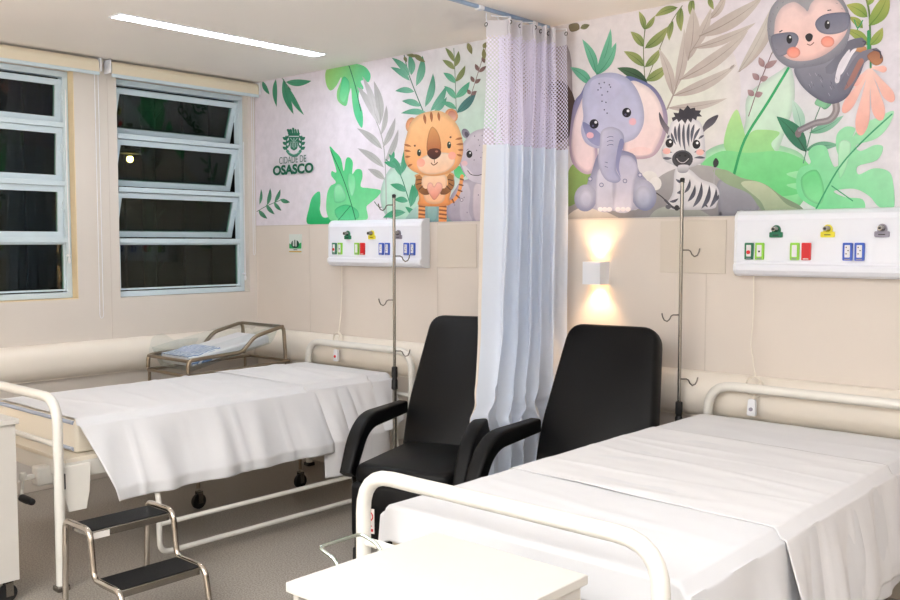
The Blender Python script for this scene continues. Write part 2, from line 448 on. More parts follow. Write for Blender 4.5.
# ------------------------------------------------------------------ mural
class Painter:
    BG = lin((226, 219, 228))
    def __init__(s): s.bm = bmesh.new(); s.lay = s.bm.loops.layers.float_color.new('ink'); s.k = 0; s.f = (0, 0, 1)
    def frame(s, ox, oy, sc): s.f = (ox, oy, sc)
    def w(s, p): return on_wall(s.f[0]+p[0]/s.f[2], s.f[1]+p[1]/s.f[2])
    def fill(s, wp, cf, edge=0):
        """wp: wall points (x,z); cf: colour function on wall point"""
        y = -.0025-s.k*.000006; s.k += 1
        wp = [(max(.004, x), min(CZ-.002, max(1.681, z))) for x, z in wp]
        vs = [s.bm.verts.new((x, y, z)) for x, z in wp]
        for tri in tessellate_polygon([[Vector((x, z, 0)) for x, z in wp]]):
            a = [vs[i] for i in tri]
            n = (a[1].co-a[0].co).cross(a[2].co-a[0].co)
            if n.length < 1e-12: continue
            if n.y > 0: a = a[::-1]
            try: f = s.bm.faces.new(a)
            except ValueError: continue
            for l in f.loops: l[s.lay] = cf((l.vert.co.x, l.vert.co.z))
        if not edge: return
        # darker rim, as pigment gathers at the edge of a wash
        n = len(wp); ar = sum(wp[i-1][0]*wp[i][1]-wp[i][0]*wp[i-1][1] for i in range(n))
        sg = 1 if ar > 0 else -1
        xs_, zs_ = [p[0] for p in wp], [p[1] for p in wp]
        bw, bh = max(xs_)-min(xs_), max(zs_)-min(zs_)
        if abs(ar)/2 < .66*bw*bh: return
        d = min(min(bw, bh)*edge, .035)
        y -= .000003; ins = []
        for i in range(n):
            a, b = Vector(wp[i-1]), Vector(wp[(i+1) % n]); t = b-a
            if t.length < 1e-7: t = Vector((1, 0))
            t.normalize(); nn = Vector((-t.y, t.x))*sg
            q = Vector(wp[i])+nn*d; ins.append((max(.004, q.x), min(CZ-.002, max(1.681, q.y))))
        vo = [s.bm.verts.new((x, y, z)) for x, z in wp]; vi = [s.bm.verts.new((x, y, z)) for x, z in ins]
        for i in range(n):
            j = (i+1) % n
            try: f = s.bm.faces.new((vo[i], vo[j], vi[j], vi[i]))
            except ValueError: continue
            f.normal_update()
            if f.normal.y > 0: f.normal_flip()
            for l in f.loops:
                c = cf((l.vert.co.x, l.vert.co.z)); k = .74 if l.vert in (vo[i], vo[j]) else 1
                l[s.lay] = (c[0]*k, c[1]*k, c[2]*(k+.04*(k < 1)), 1)
    def grad(s, c1, c2, pa, pb):
        c1, c2 = lin(c1), lin(c2 or c1)
        d = Vector(pb)-Vector(pa); L2 = d.length_squared or 1
        def f(p):
            t = max(0, min(1, (Vector(p)-Vector(pa)).dot(d)/L2)); return tuple(a+(b-a)*t for a, b in zip(c1, c2))
        return f
    def poly(s, pts, c1, c2=None, smooth=True, n=5, ga=None, gb=None, edge=None):
        if edge is None: edge = .10 if smooth else 0
        if isinstance(pts, str): pts = [tuple(map(float, q.split(','))) for q in pts.split()]
        if smooth:
            o = []; N = len(pts)
            for i in range(N):
                p0, p1, p2, p3 = [Vector(pts[(i+k) % N]) for k in (-1, 0, 1, 2)]
                for k in range(n):
                    t = k/n
                    o.append(tuple(.5*((2*p1)+(p2-p0)*t+(2*p0-5*p1+4*p2-p3)*t*t+(3*p1-p0-3*p2+p3)*t**3)))
            pts = o
        if ga is None:
            ga = (sum(p[0] for p in pts)/len(pts), min(p[1] for p in pts)); gb = (ga[0], max(p[1] for p in pts))
        s.fill([s.w(p) for p in pts], s.grad(c1, c2, s.w(ga), s.w(gb)), edge)
    def ell(s, cx, cy, rx, ry, c1, c2=None, a=0, n=20):
        ca, sa = math.cos(R(a)), math.sin(R(a))
        s.poly([(cx+rx*math.cos(t)*ca-ry*math.sin(t)*sa, cy+rx*math.cos(t)*sa+ry*math.sin(t)*ca) for t in [2*PI*k/n for k in range(n)]], c1, c2, smooth=False, edge=.22 if min(rx, ry) > 18 else 0)
    def blob(s, cx, cy, rx, ry, c, rim=None):
        y = -.0025-s.k*.000006; s.k += 1
        C = lin(c); rimc = lin(rim) if rim else s.BG
        def q(x, y_):
            X, Z = s.w((x, y_)); return (max(.004, X), y, min(CZ-.002, max(1.681, Z)))
        n = 28; ring = [s.bm.verts.new(q(cx+rx*math.cos(2*PI*k/n), cy+ry*math.sin(2*PI*k/n))) for k in range(n)]
        mid = [s.bm.verts.new(q(cx+rx*.5*math.cos(2*PI*k/n), cy+ry*.5*math.sin(2*PI*k/n))) for k in range(n)]
        ce = s.bm.verts.new(q(cx, cy)); mc = tuple(a*.7+b*.3 for a, b in zip(C, rimc))
        def face(vs, cs):
            try: f = s.bm.faces.new(vs)
            except ValueError: return
            for l, c_ in zip(f.loops, cs): l[s.lay] = c_
        for k in range(n):
            j = (k+1) % n
            face((ce, mid[k], mid[j]), (C, mc, mc)); face((mid[k], ring[k], ring[j], mid[j]), (mc, rimc, rimc, mc))
    def stroke(s, pts, w, c1, c2=None, w2=None, n=5):
        if isinstance(pts, str): pts = [tuple(map(float, q.split(','))) for q in pts.split()]
        P = [pts[0]]+list(pts)+[pts[-1]]; o = []
        for i in range(1, len(P)-2):
            p0, p1, p2, p3 = [Vector(P[i+k]) for k in (-1, 0, 1, 2)]
            for k in range(n+(i == len(P)-3)):
                t = k/n; o.append(.5*((2*p1)+(p2-p0)*t+(2*p0-5*p1+4*p2-p3)*t*t+(3*p1-p0-3*p2+p3)*t**3))
        A, C = [], []
        for i, p in enumerate(o):
            t = (o[min(i+1, len(o)-1)]-o[max(i-1, 0)]).normalized(); nn = Vector((-t.y, t.x)); q = i/(len(o)-1)
            ww = (w+((w2 if w2 is not None else w)-w)*q)/2
            A.append(p+nn*ww); C.append(p-nn*ww)
        e = (o[-1]-o[-2]).normalized(); b = (o[0]-o[1]).normalized()
        pts = [tuple(p) for p in A]+[tuple(o[-1]+e*(w2 if w2 is not None else w)*.4)]+[tuple(p) for p in C[::-1]]+[tuple(o[0]+b*w*.4)]
        s.poly(pts, c1, c2, smooth=False, ga=tuple(o[0]), gb=tuple(o[-1]))
    def leaf(s, a, b, wd, c1, c2=None, bend=0, vein=True):
        a, b = Vector(a), Vector(b); d = b-a; nn = Vector((-d.y, d.x)).normalized(); L = d.length; off = nn*bend*L
        up, dn, md = [], [], []
        for k in range(13):
            t = k/12; w = wd*(math.sin(PI*t**.85))**.9*.5; m = a+d*t+off*4*t*(1-t)
            up.append(tuple(m+nn*w)); dn.append(tuple(m-nn*w)); md.append(tuple(m))
        s.poly(up+dn[::-1][1:-1], c1, c2, smooth=False, ga=tuple(a), gb=tuple(b))
        if vein and wd*1./s.f[2] > 2.2:
            c = [max(0, v-28) for v in c1]
            s.stroke([md[0], md[4], md[8], md[11]], wd*.07+.3, c, None, w2=.2)
P = Painter()
# ground colour of the print
P.bm.faces.ensure_lookup_table()
def bgcol(p):
    x, z = p
    c = Vector(lin((224, 216, 227))[:3]); g = Vector(lin((196, 224, 208))[:3]); pk = Vector(lin((232, 222, 222))[:3])
    return c, g, pk
NX, NZ = 70, 12
gv = [[P.bm.verts.new((XR*i/NX, -.002, 1.68+(CZ-1.68)*j/NZ)) for j in range(NZ+1)] for i in range(NX+1)]
def bgc(x, z):
    c = Vector(lin((226, 220, 230))[:3]); g = Vector(lin((186, 222, 202))[:3]); pk = Vector(lin((226, 219, 216))[:3])
    m = math.exp(-((x-2.15)/.42)**2-((z-2.15)/.45)**2)*.85 + math.exp(-((x-4.0)/.35)**2-((z-1.85)/.3)**2)*.6
    m = min(1, m); q = math.exp(-((x-3.0)/.6)**2)*.7
    c = c.lerp(pk, q); c = c.lerp(g, m)
    return (*c, 1)
for i in range(NX):
    for j in range(NZ):
        f = P.bm.faces.new((gv[i][j], gv[i+1][j], gv[i+1][j+1], gv[i][j+1]))
        for l in f.loops: l[P.lay] = bgc(l.vert.co.x, l.vert.co.z)
# ---- left end of the wall
D = (250, 60, 3.529); F_ = (250, 40, 3.6); E_ = (560, 0, 2.647); A_ = (560, 60, 3.529); B_ = (730, 0, 3.529); C_ = (380, 80, 4)
P.frame(*D)
tl = (62, 140, 108); tl2 = (40, 160, 112)
for a, b, w in (((45, 75), (70, 122), 16), ((92, 68), (95, 165), 17), ((120, 68), (155, 192), 26), ((135, 95), (192, 195), 18), ((128, 78), (218, 74), 24)):
    P.leaf(a, b, w, (70, 150, 118), (44, 138, 100), .05)
P.stroke('112,60 125,80 145,105', 2.5, (60, 120, 90))
P.stroke('25,535 60,515 120,490', 2.2, (60, 120, 90))
for a, b, w in (((62, 512), (72, 452), 14), ((35, 510), (40, 455), 10), ((88, 502), (108, 456), 13), ((108, 492), (142, 502), 15), ((58, 510), (88, 545), 14), ((86, 502), (112, 532), 13), ((32, 530), (62, 560), 15)):
    P.leaf(a, b, w, (84, 152, 118), (26, 112, 84), .05)
# crest
cg = (22, 112, 86); cl = (180, 205, 200)
for k in range(5): P.poly([(137+k*8, 262), (133+k*8+(k-2)*1.5, 246-(5 if k == 2 else 0)), (137+k*8+(k-2), 243-(5 if k == 2 else 0)), (141+k*8, 246-(5 if k == 2 else 0)), (144+k*8, 262)], cg, smooth=False)
P.poly('134,258 178,258 174,268 138,268', cg, smooth=False)
P.poly('138,271 174,271 174,300 166,314 156,320 146,314 138,300', cg, smooth=False)
for q in (144, 150, 162, 168): P.stroke([(q, 294), (q, 308)], 2.2, cl)
P.stroke('156,276 156,312', 2.4, cl); P.stroke('142,290 170,290', 1.8, cl); P.stroke('144,276 152,286', 2, cl); P.stroke('168,276 160,286', 2, cl)
for sx, q in ((-1, 156), (1, 156)):
    P.stroke([(q+sx*24, 326), (q+sx*27, 300), (q+sx*26, 280)], 4, cg)
    for k in range(3):
        P.leaf((q+sx*26, 316-k*17), (q+sx*40, 306-k*17), 11, cg, vein=False); P.leaf((q+sx*26, 312-k*17), (q+sx*18, 300-k*17), 8, cg, vein=False)
    P.leaf((q+sx*26, 285), (q+sx*28, 266), 10, cg, vein=False)
P.stroke('132,320 142,332 156,337 170,332 180,320', 10, (60, 140, 116)); P.stroke('138,325 156,333 174,325', 2, cl)
# monstera hanging from above
P.poly('268,42 270,85 285,108 305,92 322,62 322,75 308,112 312,145 340,162 350,122 358,100 362,150 372,200 396,240 399,190 385,140 388,108 402,100 392,76 404,72 420,78 426,50 400,20 340,10 290,14', (158, 208, 116), (84, 200, 146), ga=(260, 40), gb=(400, 130))
P.poly('330,60 350,75 350,110 335,150 318,140 318,110', (66, 196, 134), (130, 222, 160))
P.stroke('348,12 372,90 392,180', 3, (44, 108, 82))
# big leaves rising from the panel
P.poly('246,464 222,482 210,520 204,578 276,582 312,560 350,520 300,545 262,556 248,530 250,500', (80, 205, 140), (14, 172, 96))
P.poly('282,308 300,322 322,348 332,392 340,350 352,344 364,362 362,402 376,386 394,388 398,412 392,446 420,452 462,460 452,482 424,506 412,520 416,560 380,566 300,574 272,540 272,480 284,446 304,432 288,408 290,392 306,392', (56, 196, 122), (126, 218, 156))
P.poly('300,450 320,440 340,480 330,500 300,500', (160, 230, 186), (110, 212, 150)); P.poly('350,400 370,410 372,450 360,480 348,440', (110, 214, 150), (160, 232, 188))
P.poly('300,530 340,510 380,530 380,560 320,566', (66, 196, 128), (100, 208, 150))
P.stroke('286,320 330,420 362,520 380,590', 3, (24, 110, 76)); P.stroke('312,566 356,514', 2.4, (24, 120, 80))
P.stroke('440,500 460,520 494,505', 3, (90, 120, 110))
# grey fern
P.frame(*F_)
P.poly('500,470 560,440 620,480 640,560 600,640 500,640 470,560', (196, 226, 214), (176, 216, 196))
gr = (176, 176, 178); gr2 = (206, 206, 208)
P.stroke('400,170 470,330 488,450 492,660', 3.5, (168, 172, 170))
for a, b, w in (((470, 300), (447, 148), 30), ((468, 305), (386, 168), 30), ((476, 392), (387, 318), 26), ((482, 458), (388, 390), 26), ((486, 502), (425, 464), 24), ((480, 385), (524, 280), 22), ((488, 440), (535, 322), 22), ((474, 340), (492, 235), 18), ((452, 270), (405, 130), 22)):
    P.leaf(a, b, w, gr2 if a[0] < 470 else (182, 184, 182), (168, 167, 170), .05)
g1 = (92, 168, 140); g2 = (56, 140, 112)
P.stroke('490,430 540,480 580,600', 3, (40, 120, 90))
for a, b, w in (((545, 490), (500, 410), 24), ((548, 480), (556, 395), 22), ((530, 460), (484, 440), 20), ((565, 545), (506, 520), 24), ((575, 585), (612, 490), 30), ((570, 580), (520, 575), 22), ((580, 600), (585, 520), 26), ((505, 440), (520, 400), 14), ((560, 620), (480, 640), 26), ((600, 640), (560, 600), 20)):
    P.leaf(a, b, w, g1, (36, 150, 100), .06)
P.stroke('556,50 575,130 630,270', 3.5, (60, 110, 96))
for a, b, w in (((576, 130), (512, 64), 24), ((576, 146), (507, 98), 22), ((592, 186), (524, 184), 22), ((616, 238), (548, 220), 24), ((600, 165), (622, 56), 28), ((582, 126), (574, 52), 26), ((632, 240), (660, 120), 26), ((640, 265), (545, 264), 22), ((652, 255), (708, 165), 26), ((662, 262), (710, 205), 18)):
    P.leaf(a, b, w, (120, 186, 160), g2, .07)
for a, b, w in (((556, 60), (566, 80), 12), ((590, 52), (632, 80), 18), ((600, 60), (560, 50), 14)): P.leaf(a, b, w, (130, 130, 90), (110, 120, 76))
P.stroke('735,30 740,140 744,260', 2.6, (110, 140, 120))
for a, b, w, c in (((735, 78), (704, 28), 17, 0), ((738, 97), (752, 40), 20, 0), ((738, 106), (694, 72), 20, 0), ((741, 150), (776, 92), 20, 0), ((741, 155), (697, 118), 22, 1), ((742, 208), (792, 150), 26, 1), ((742, 212), (700, 166), 22, 1), ((744, 248), (690, 224), 20, 1)):
    P.leaf(a, b, w, (140, 150, 100) if c == 0 else (110, 184, 150), (110, 130, 76) if c == 0 else (60, 156, 122), .06)
P.leaf((746, 262), (816, 186), 30, (66, 130, 122), (54, 100, 104), .04)
P.stroke('855,10 825,110 795,205', 2.4, (130, 110, 104))
for a, b in (((824, 112), (812, 86)), ((826, 116), (852, 94)), ((808, 152), (796, 130)), ((810, 156), (832, 140)), ((795, 196), (784, 178)), ((798, 198), (818, 184)), ((838, 60), (846, 84))):
    P.leaf(a, b, 14, (140, 110, 108), (110, 84, 80), vein=False)
for a, b, w in (((785, 10), (800, 52), 18), ((842, 30), (852, 8), 16), ((845, 70), (842, 30), 16)): P.leaf(a, b, w, (140, 140, 96), (120, 120, 76))
# ---- small hippo behind, tiger in front
P.frame(*C_)
P.poly('300,345 330,350 345,380 320,395 300,380', (70, 200, 120), (110, 214, 150))
P.poly('180,505 245,505 300,520 330,570 180,575', (130, 166, 166), (110, 146, 150)); P.poly('190,510 214,500 232,515 225,560 195,560', (150, 186, 184), (120, 160, 160))
P.poly('100,560 130,520 160,505 170,575 90,578', (176, 206, 200), (120, 160, 150))
h1 = (206, 198, 208); h2 = (176, 168, 184)
P.poly('340,400 300,440 278,480 268,530 285,562 330,570 460,572 460,400', (186, 178, 194), (160, 152, 168))
P.ell(345, 215, 15, 22, (116, 112, 130), (150, 146, 160), a=-30); P.ell(349, 219, 8, 13, (80, 76, 92), a=-30)
P.poly('322,420 350,410 366,450 360,520 372,560 345,570 320,552 318,480', h1, h2); P.poly('380,420 410,412 420,470 420,560 396,568 376,548 372,480', (220, 208, 214), (190, 176, 188))
P.poly('350,232 326,268 318,310 326,352 356,396 400,416 450,416 460,300 452,200 400,198 368,212', (212, 204, 214), (186, 178, 196))
P.poly('326,330 350,350 380,380 420,378 455,360 455,412 400,414 352,392', (222, 214, 222), (204, 196, 210))
P.ell(359, 297, 12, 15, (20, 18, 24)); P.ell(362, 292, 3, 4, (240, 240, 240)); P.ell(339, 334, 13, 11, (232, 186, 190), (226, 196, 204)); P.stroke('352,362 366,378 392,382 412,376', 3, (40, 34, 44))
P.stroke('348,282 356,276', 2, (40, 36, 44))
for (x, y) in ((380, 225), (395, 240), (410, 222), (400, 262), (420, 252), (388, 282), (412, 290), (426, 275), (405, 310), (378, 320), (300, 500), (338, 470), (395, 460), (350, 530)): P.ell(x, y, 2.2, 3, (130, 122, 140))
P.ell(328, 480, 7, 7, (120, 112, 128)); P.ell(328, 480, 4.5, 4.5, (212, 204, 214))
o1 = (246, 190, 128); o2 = (238, 160, 96); br = (124, 74, 44)
P.stroke('268,494 300,478 320,440 330,382', 14, (236, 150, 84), (240, 164, 100))
for (a, b) in (((290, 476), (298, 492)), ((306, 460), (320, 472)), ((314, 440), (330, 446)), ((318, 418), (334, 422)), ((322, 396), (336, 400))): P.stroke([a, b], 6, br)
for x0, x1 in ((156, 182), (238, 268)):
    P.poly([(x0, 490), (x1, 490), (x1, 568), (x0-2, 568)], (240, 170, 106), (230, 146, 84), smooth=False)
    for y in (504, 520, 536, 552): P.stroke([(x0+1, y), (x1-1, y+3)], 7, (136, 80, 50))
P.poly('152,376 146,400 158,470 160,502 274,502 280,470 292,410 286,370', o1, (234, 146, 82))
P.poly('176,384 262,380 266,440 250,490 190,490 172,440', (250, 214, 180), (244, 186, 140))
P.ell(126, 180, 21, 31, (226, 150, 100), (240, 176, 130), a=12); P.ell(130, 184, 12, 20, (190, 110, 90), (222, 170, 150), a=12)
P.ell(287, 143, 26, 29, (226, 150, 100), (240, 176, 130), a=-20); P.ell(290, 142, 16, 20, (190, 116, 96), (226, 176, 156), a=-20)
P.poly('212,124 160,138 124,172 108,222 98,270 104,330 136,366 200,384 262,378 310,350 330,310 334,256 316,190 284,148 248,126', (250, 200, 144), (244, 170, 108))
P.poly('150,330 190,300 250,290 292,300 300,330 270,364 210,378 164,366', (250, 222, 196), (248, 200, 160))
P.ell(165, 331, 17, 17, (248, 168, 150), (246, 180, 156)); P.ell(290, 303, 16, 16, (248, 168, 150), (246, 180, 156))
P.poly('208,188 194,220 188,276 200,294 236,292 246,270 240,226 224,196', (224, 160, 100), (176, 96, 52))
P.poly('190,290 204,276 232,274 246,286 240,306 218,318 198,308', (96, 44, 26), (60, 28, 20)); P.ell(228, 286, 6, 4, (170, 110, 90)); P.stroke('219,316 220,332', 2.4, (90, 44, 30)); P.stroke('206,332 214,340 222,338 232,330', 4, (130, 66, 50))
for (x, y) in ((158, 291), (278, 260)): P.ell(x, y, 8, 14, (40, 64, 44), (20, 36, 30)); P.ell(x+2, y-6, 2.4, 3, (240, 240, 236))
P.ell(141, 263, 4, 4, (110, 60, 40)); P.ell(284, 229, 4, 4, (110, 60, 40))
for a, b, w in (((178, 136), (184, 178), 12), ((206, 126), (209, 170), 12), ((235, 128), (239, 166), 11), ((98, 258), (128, 266), 9), ((99, 282), (126, 286), 9), ((102, 308), (124, 306), 9), ((112, 346), (132, 336), 9), ((332, 232), (302, 238), 9), ((336, 256), (306, 258), 9), ((336, 280), (312, 280), 9), ((330, 304), (308, 298), 9)):
    P.leaf(a, b, w, (156, 92, 52), (186, 112, 66), vein=False)
P.stroke('158,388 156,424 176,446 196,446', 25, (176, 120, 66), (120, 74, 42)); P.stroke('282,384 286,420 266,444 246,446', 25, (176, 120, 66), (120, 74, 42))
for (a, b) in (((148, 400), (168, 398)), ((148, 418), (168, 412)), ((158, 438), (172, 424)), ((274, 398), (294, 402)), ((276, 412), (294, 424)), ((268, 424), (284, 440))): P.stroke([a, b], 4.5, (96, 58, 34))
P.poly('218,426 230,410 246,412 252,430 240,456 219,480 200,458 190,432 196,412 210,412', (250, 190, 172), (226, 140, 116))
# ---- right of the curtain: leaves behind
P.frame(*E_)
P.blob(330, 240, 150, 200, (222, 226, 214), (225, 219, 221)); 
P.poly('-150,90 -60,70 20,120 34,240 30,380 -60,410 -150,380', (186, 176, 178), (160, 148, 150)); P.ell(-6, 296, 50, 84, (92, 70, 60), (60, 44, 40)); P.poly('25,66 48,62 52,78 30,84', (120, 110, 84)); P.leaf((55, 75), (80, 66), 14, (130, 130, 96), (110, 110, 80))
P.poly('20,480 30,440 60,428 100,445 100,480 60,520 20,560', (150, 180, 100), (110, 140, 80))
for a, b, w in (((97, 200), (135, 76), 24), ((97, 195), (60, 104), 24), ((100, 198), (150, 112), 24), ((85, 225), (28, 178), 26)):
    P.leaf(a, b, w, (84, 160, 128), (120, 192, 160), .06)
ol1 = (144, 156, 92); ol2 = (110, 134, 74)
P.stroke('228,60 222,130 226,215', 2.6, (110, 124, 90)); P.stroke('325,15 290,70 232,210', 2.2, (120, 124, 96))
for a, b, w in (((224, 78), (210, 30), 16), ((226, 78), (252, 42), 14), ((222, 124), (188, 84), 22), ((226, 128), (288, 70), 26), ((225, 176), (170, 136), 24), ((226, 178), (268, 128), 20), ((228, 214), (288, 172), 26), ((312, 20), (252, 44), 20), ((322, 20), (322, 84), 20), ((300, 56), (290, 108), 16), ((352, -5), (352, 50), 18), ((396, -8), (408, 26), 14)):
    P.leaf(a, b, w, ol2, (164, 170, 108), .06)
P.leaf((232, 218), (152, 180), 28, (44, 76, 54), (70, 104, 70), .05)
b1_, b2_ = (182, 170, 164), (204, 196, 190)
P.stroke('284,290 310,230 352,120 432,-5', 4, (160, 150, 144))
for a, b, w in (((300, 252), (262, 128), 26), ((306, 236), (330, 76), 26), ((340, 160), (352, 20), 40), ((300, 254), (468, 172), 30), ((318, 212), (500, 80), 36), ((345, 140), (402, 20), 26), ((370, 96), (540, -10), 40), ((355, 128), (520, 60), 24), ((286, 286), (444, 260), 22), ((476, 190), (590, -20), 34), ((400, 50), (440, -10), 20)):
    P.leaf(a, b, w, b1_, b2_, .05)
# pale green washes
P.poly('372,420 420,384 500,376 580,384 650,420 650,520 600,560 500,520 400,470', (176, 228, 188), (118, 212, 140))
P.poly('500,250 580,190 612,178 622,260 600,340 560,430 500,440 480,380 492,320', (216, 234, 222), (190, 230, 200))
P.poly('440,398 442,340 468,290 484,330 494,360 520,344 582,350 560,380 570,410 510,424', (178, 222, 150), (140, 212, 140))
P.poly('400,450 380,430 430,400 500,405 580,400 640,420 660,445 600,460 640,480 600,490 640,510 560,520 500,490', (126, 214, 142), (98, 204, 124))
P.stroke('606,180 552,270 490,370 460,468', 7, (50, 176, 108), (34, 156, 92))
P.leaf((640, 350), (616, 264), 30, (150, 196, 176), (190, 220, 206), .05); P.stroke('690,282 668,340 645,432', 2.6, (80, 130, 110))
P.leaf((652, 402), (574, 308), 44, (30, 100, 76), (48, 130, 96), .06); P.leaf((652, 398), (740, 384), 24, (70, 140, 108), (120, 180, 150), -.05); P.leaf((662, 352), (752, 306), 24, (90, 156, 124), (150, 200, 176), .05)
P.poly('680,255 720,245 725,268 700,290', (150, 200, 170), (100, 170, 130))
P.stroke('562,140 530,220 500,308', 2.4, (130, 108, 112))
for a, b in (((540, 178), (528, 152)), ((542, 180), (576, 160)), ((528, 212), (510, 194)), ((530, 212), (552, 204)), ((514, 254), (498, 238)), ((516, 254), (538, 246))): P.leaf(a, b, 16, (150, 118, 124), (178, 150, 152), vein=False)
mo1, mo2 = (166, 224, 184), (112, 212, 146)
P.poly('884,294 840,312 800,330 776,362 782,340 756,336 734,356 732,392 742,428 728,442 716,420 704,388 676,386 658,404 664,432 636,446 626,480 634,520 672,548 716,560 800,560 802,528 756,522 726,506 780,500 820,520 846,548 884,552 882,480 868,452 830,446 792,462 790,440 840,424 856,390 834,384 796,400 786,384 836,368 868,338', mo1, mo2, ga=(880, 300), gb=(650, 540), edge=0)
P.poly('640,470 680,450 700,500 690,540 650,520', (100, 206, 130), (126, 216, 150)); P.poly('740,380 770,380 760,440 740,470', (186, 232, 200), (150, 222, 170))
P.stroke('880,302 800,376 736,450 672,566', 4, (36, 150, 98)); P.stroke('720,492 776,532', 3, (40, 150, 100))
# rocks and moss
P.poly('-90,560 20,548 60,530 120,545 200,556 240,520 262,470 330,440 400,440 460,462 520,500 560,548 600,600 -90,600', (176, 172, 172), (118, 116, 122))
P.poly('20,590 50,552 120,560 160,590', (206, 198, 190), (150, 142, 136)); P.poly('238,575 262,552 320,542 380,560 400,590 240,592', (170, 174, 166), (128, 130, 128))
P.poly('420,480 470,474 520,510 528,548 500,580 430,585 420,540', (160, 160, 170), (120, 120, 132))
P.poly('406,452 440,450 480,470 540,486 590,520 640,548 648,580 560,580 528,548 500,512 440,486', (150, 170, 136), (110, 132, 110))
P.poly('480,486 520,480 560,500 600,540 640,560 560,572 530,530', (186, 196, 166), (140, 160, 130))
P.ell(238, 468, 20, 16, (236, 232, 230), (216, 212, 208)); P.ell(254, 486, 16, 18, (232, 228, 226)); P.ell(226, 486, 14, 14, (228, 224, 222))
P.stroke('248,505 275,525 290,545', 3, (60, 58, 60))
# ---- elephant
P.frame(*A_)
e1, e2 = (168, 170, 205), (196, 194, 216)
P.poly('104,84 74,120 52,150 40,220 34,300 44,360 76,396 108,402 134,372 128,250', (112, 122, 170), (214, 184, 196))
P.poly('96,120 70,160 50,220 42,300 52,352 80,386 106,392 124,360 118,240', (242, 226, 228), (244, 216, 218))
P.poly('226,66 290,72 340,104 372,160 382,220 366,290 330,340 268,350 224,330 238,200', (104, 118, 170), (216, 186, 196))
P.poly('246,82 296,86 340,124 364,184 364,250 344,300 320,334 262,340 228,318 250,200', (244, 230, 228), (246, 218, 218))
P.ell(286, 322, 40, 15, (246, 212, 210), (244, 216, 214))
P.poly('150,320 112,400 96,452 110,520 180,532 260,530 322,500 318,440 280,390 258,330', (146, 146, 178), (190, 188, 206))
P.ell(92, 487, 40, 48, (196, 194, 212), (140, 146, 178), a=8); P.ell(298, 477, 44, 56, (196, 194, 212), (136, 144, 178), a=-12)
P.ell(94, 490, 26, 34, (206, 206, 220), (164, 168, 196)); P.ell(296, 484, 30, 40, (204, 204, 218), (160, 166, 194))
P.poly('134,396 160,380 186,420 190,470 190,530 134,532 128,480', (214, 212, 226), (188, 188, 206)); P.poly('204,350 250,340 276,380 262,440 252,530 192,530 196,450', (190, 188, 210), (212, 208, 222))
for x in (144, 160, 176, 206, 224, 242): P.ell(x, 527, 9, 8, (242, 236, 238), (226, 216, 222))
for x, y in ((148, 441), (231, 427), (284, 406), (108, 420)): P.ell(x, y, 8, 8, (112, 116, 150)); P.ell(x, y, 5.4, 5.4, (200, 198, 216))
P.poly('160,46 116,60 88,96 80,150 84,200 76,250 92,292 132,312 180,306 232,292 272,272 296,226 296,170 276,110 244,68 204,48', (188, 191, 221), (200, 199, 224))
P.poly('110,80 150,62 200,70 220,110 180,140 120,130', (198, 198, 224), (190, 190, 220), edge=0)
P.poly('82,220 100,280 140,304 150,270 120,240', (132, 136, 180), (158, 158, 196))
P.poly('148,252 180,236 214,248 228,276 214,320 202,360 200,390 216,420 200,434 168,426 146,396 136,350 142,300', (200, 198, 218), (166, 168, 200), ga=(140, 300), gb=(225, 330))
P.poly('214,280 228,290 216,340 210,380 216,414 200,380 202,330', (130, 134, 176), (150, 150, 190))
for y in (272, 286, 300): P.stroke([(168, y+2), (180, y-2), (190, y)], 2, (90, 92, 126))
for y in (360, 376): P.stroke([(160, y), (170, y+3)], 2, (90, 92, 126))
P.ell(122, 226, 16, 17, (22, 20, 34)); P.ell(128, 220, 5, 5, (245, 245, 250)); P.ell(237, 186, 16, 17, (22, 20, 34)); P.ell(242, 180, 5, 5, (245, 245, 250)); P.ell(118, 233, 4, 4, (90, 84, 120)); P.ell(233, 193, 4, 4, (90, 84, 120))
P.ell(108, 266, 13, 11, (236, 184, 196)); P.ell(258, 218, 13, 13, (236, 184, 196))
for k, (x, y) in enumerate(((140, 84), (158, 80), (176, 88), (136, 106), (150, 124), (170, 112), (150, 146), (164, 150), (158, 176), (168, 188), (180, 96), (146, 98))): P.ell(x, y, 2.5, 2.7, (70, 72, 104))
# ---- zebra
z1, z2 = (238, 236, 238), (214, 212, 216); zd = (62, 62, 74)
P.stroke('545,440 546,400 550,376', 4, (170, 168, 174)); P.poly('545,378 542,360 552,346 562,360 556,376', (34, 32, 38))
P.poly('410,382 458,386 500,420 548,440 564,470 556,505 534,526 400,528 378,512 400,466', z1, z2)
for a, b, w in (((470, 520), (500, 430), 16), ((500, 525), (528, 440), 16), ((530, 520), (552, 452), 14), ((545, 500), (562, 474), 10), ((452, 500), (478, 440), 14), ((414, 470), (440, 455), 12), ((410, 420), (444, 432), 10), ((388, 500), (420, 488), 10), ((440, 470), (460, 420), 12), ((512, 500), (524, 520), 8)):
    P.leaf(a, b, w, (96, 98, 114), zd, .12, vein=False)
P.stroke('372,494 400,520 424,524', 8, (70, 70, 80)); P.ell(414, 522, 9, 10, (36, 34, 40)); P.ell(384, 518, 10, 8, (90, 90, 100))
P.poly('392,246 372,220 352,184 354,216 368,246 388,268', (64, 62, 72), (140, 130, 140)); P.poly('506,236 524,210 560,194 546,224 518,246 506,256', (64, 62, 72), (110, 104, 114))
P.poly('400,214 384,254 376,286 360,316 368,352 404,372 440,382 484,372 514,350 514,306 508,252 492,216 446,202', z1, z2)
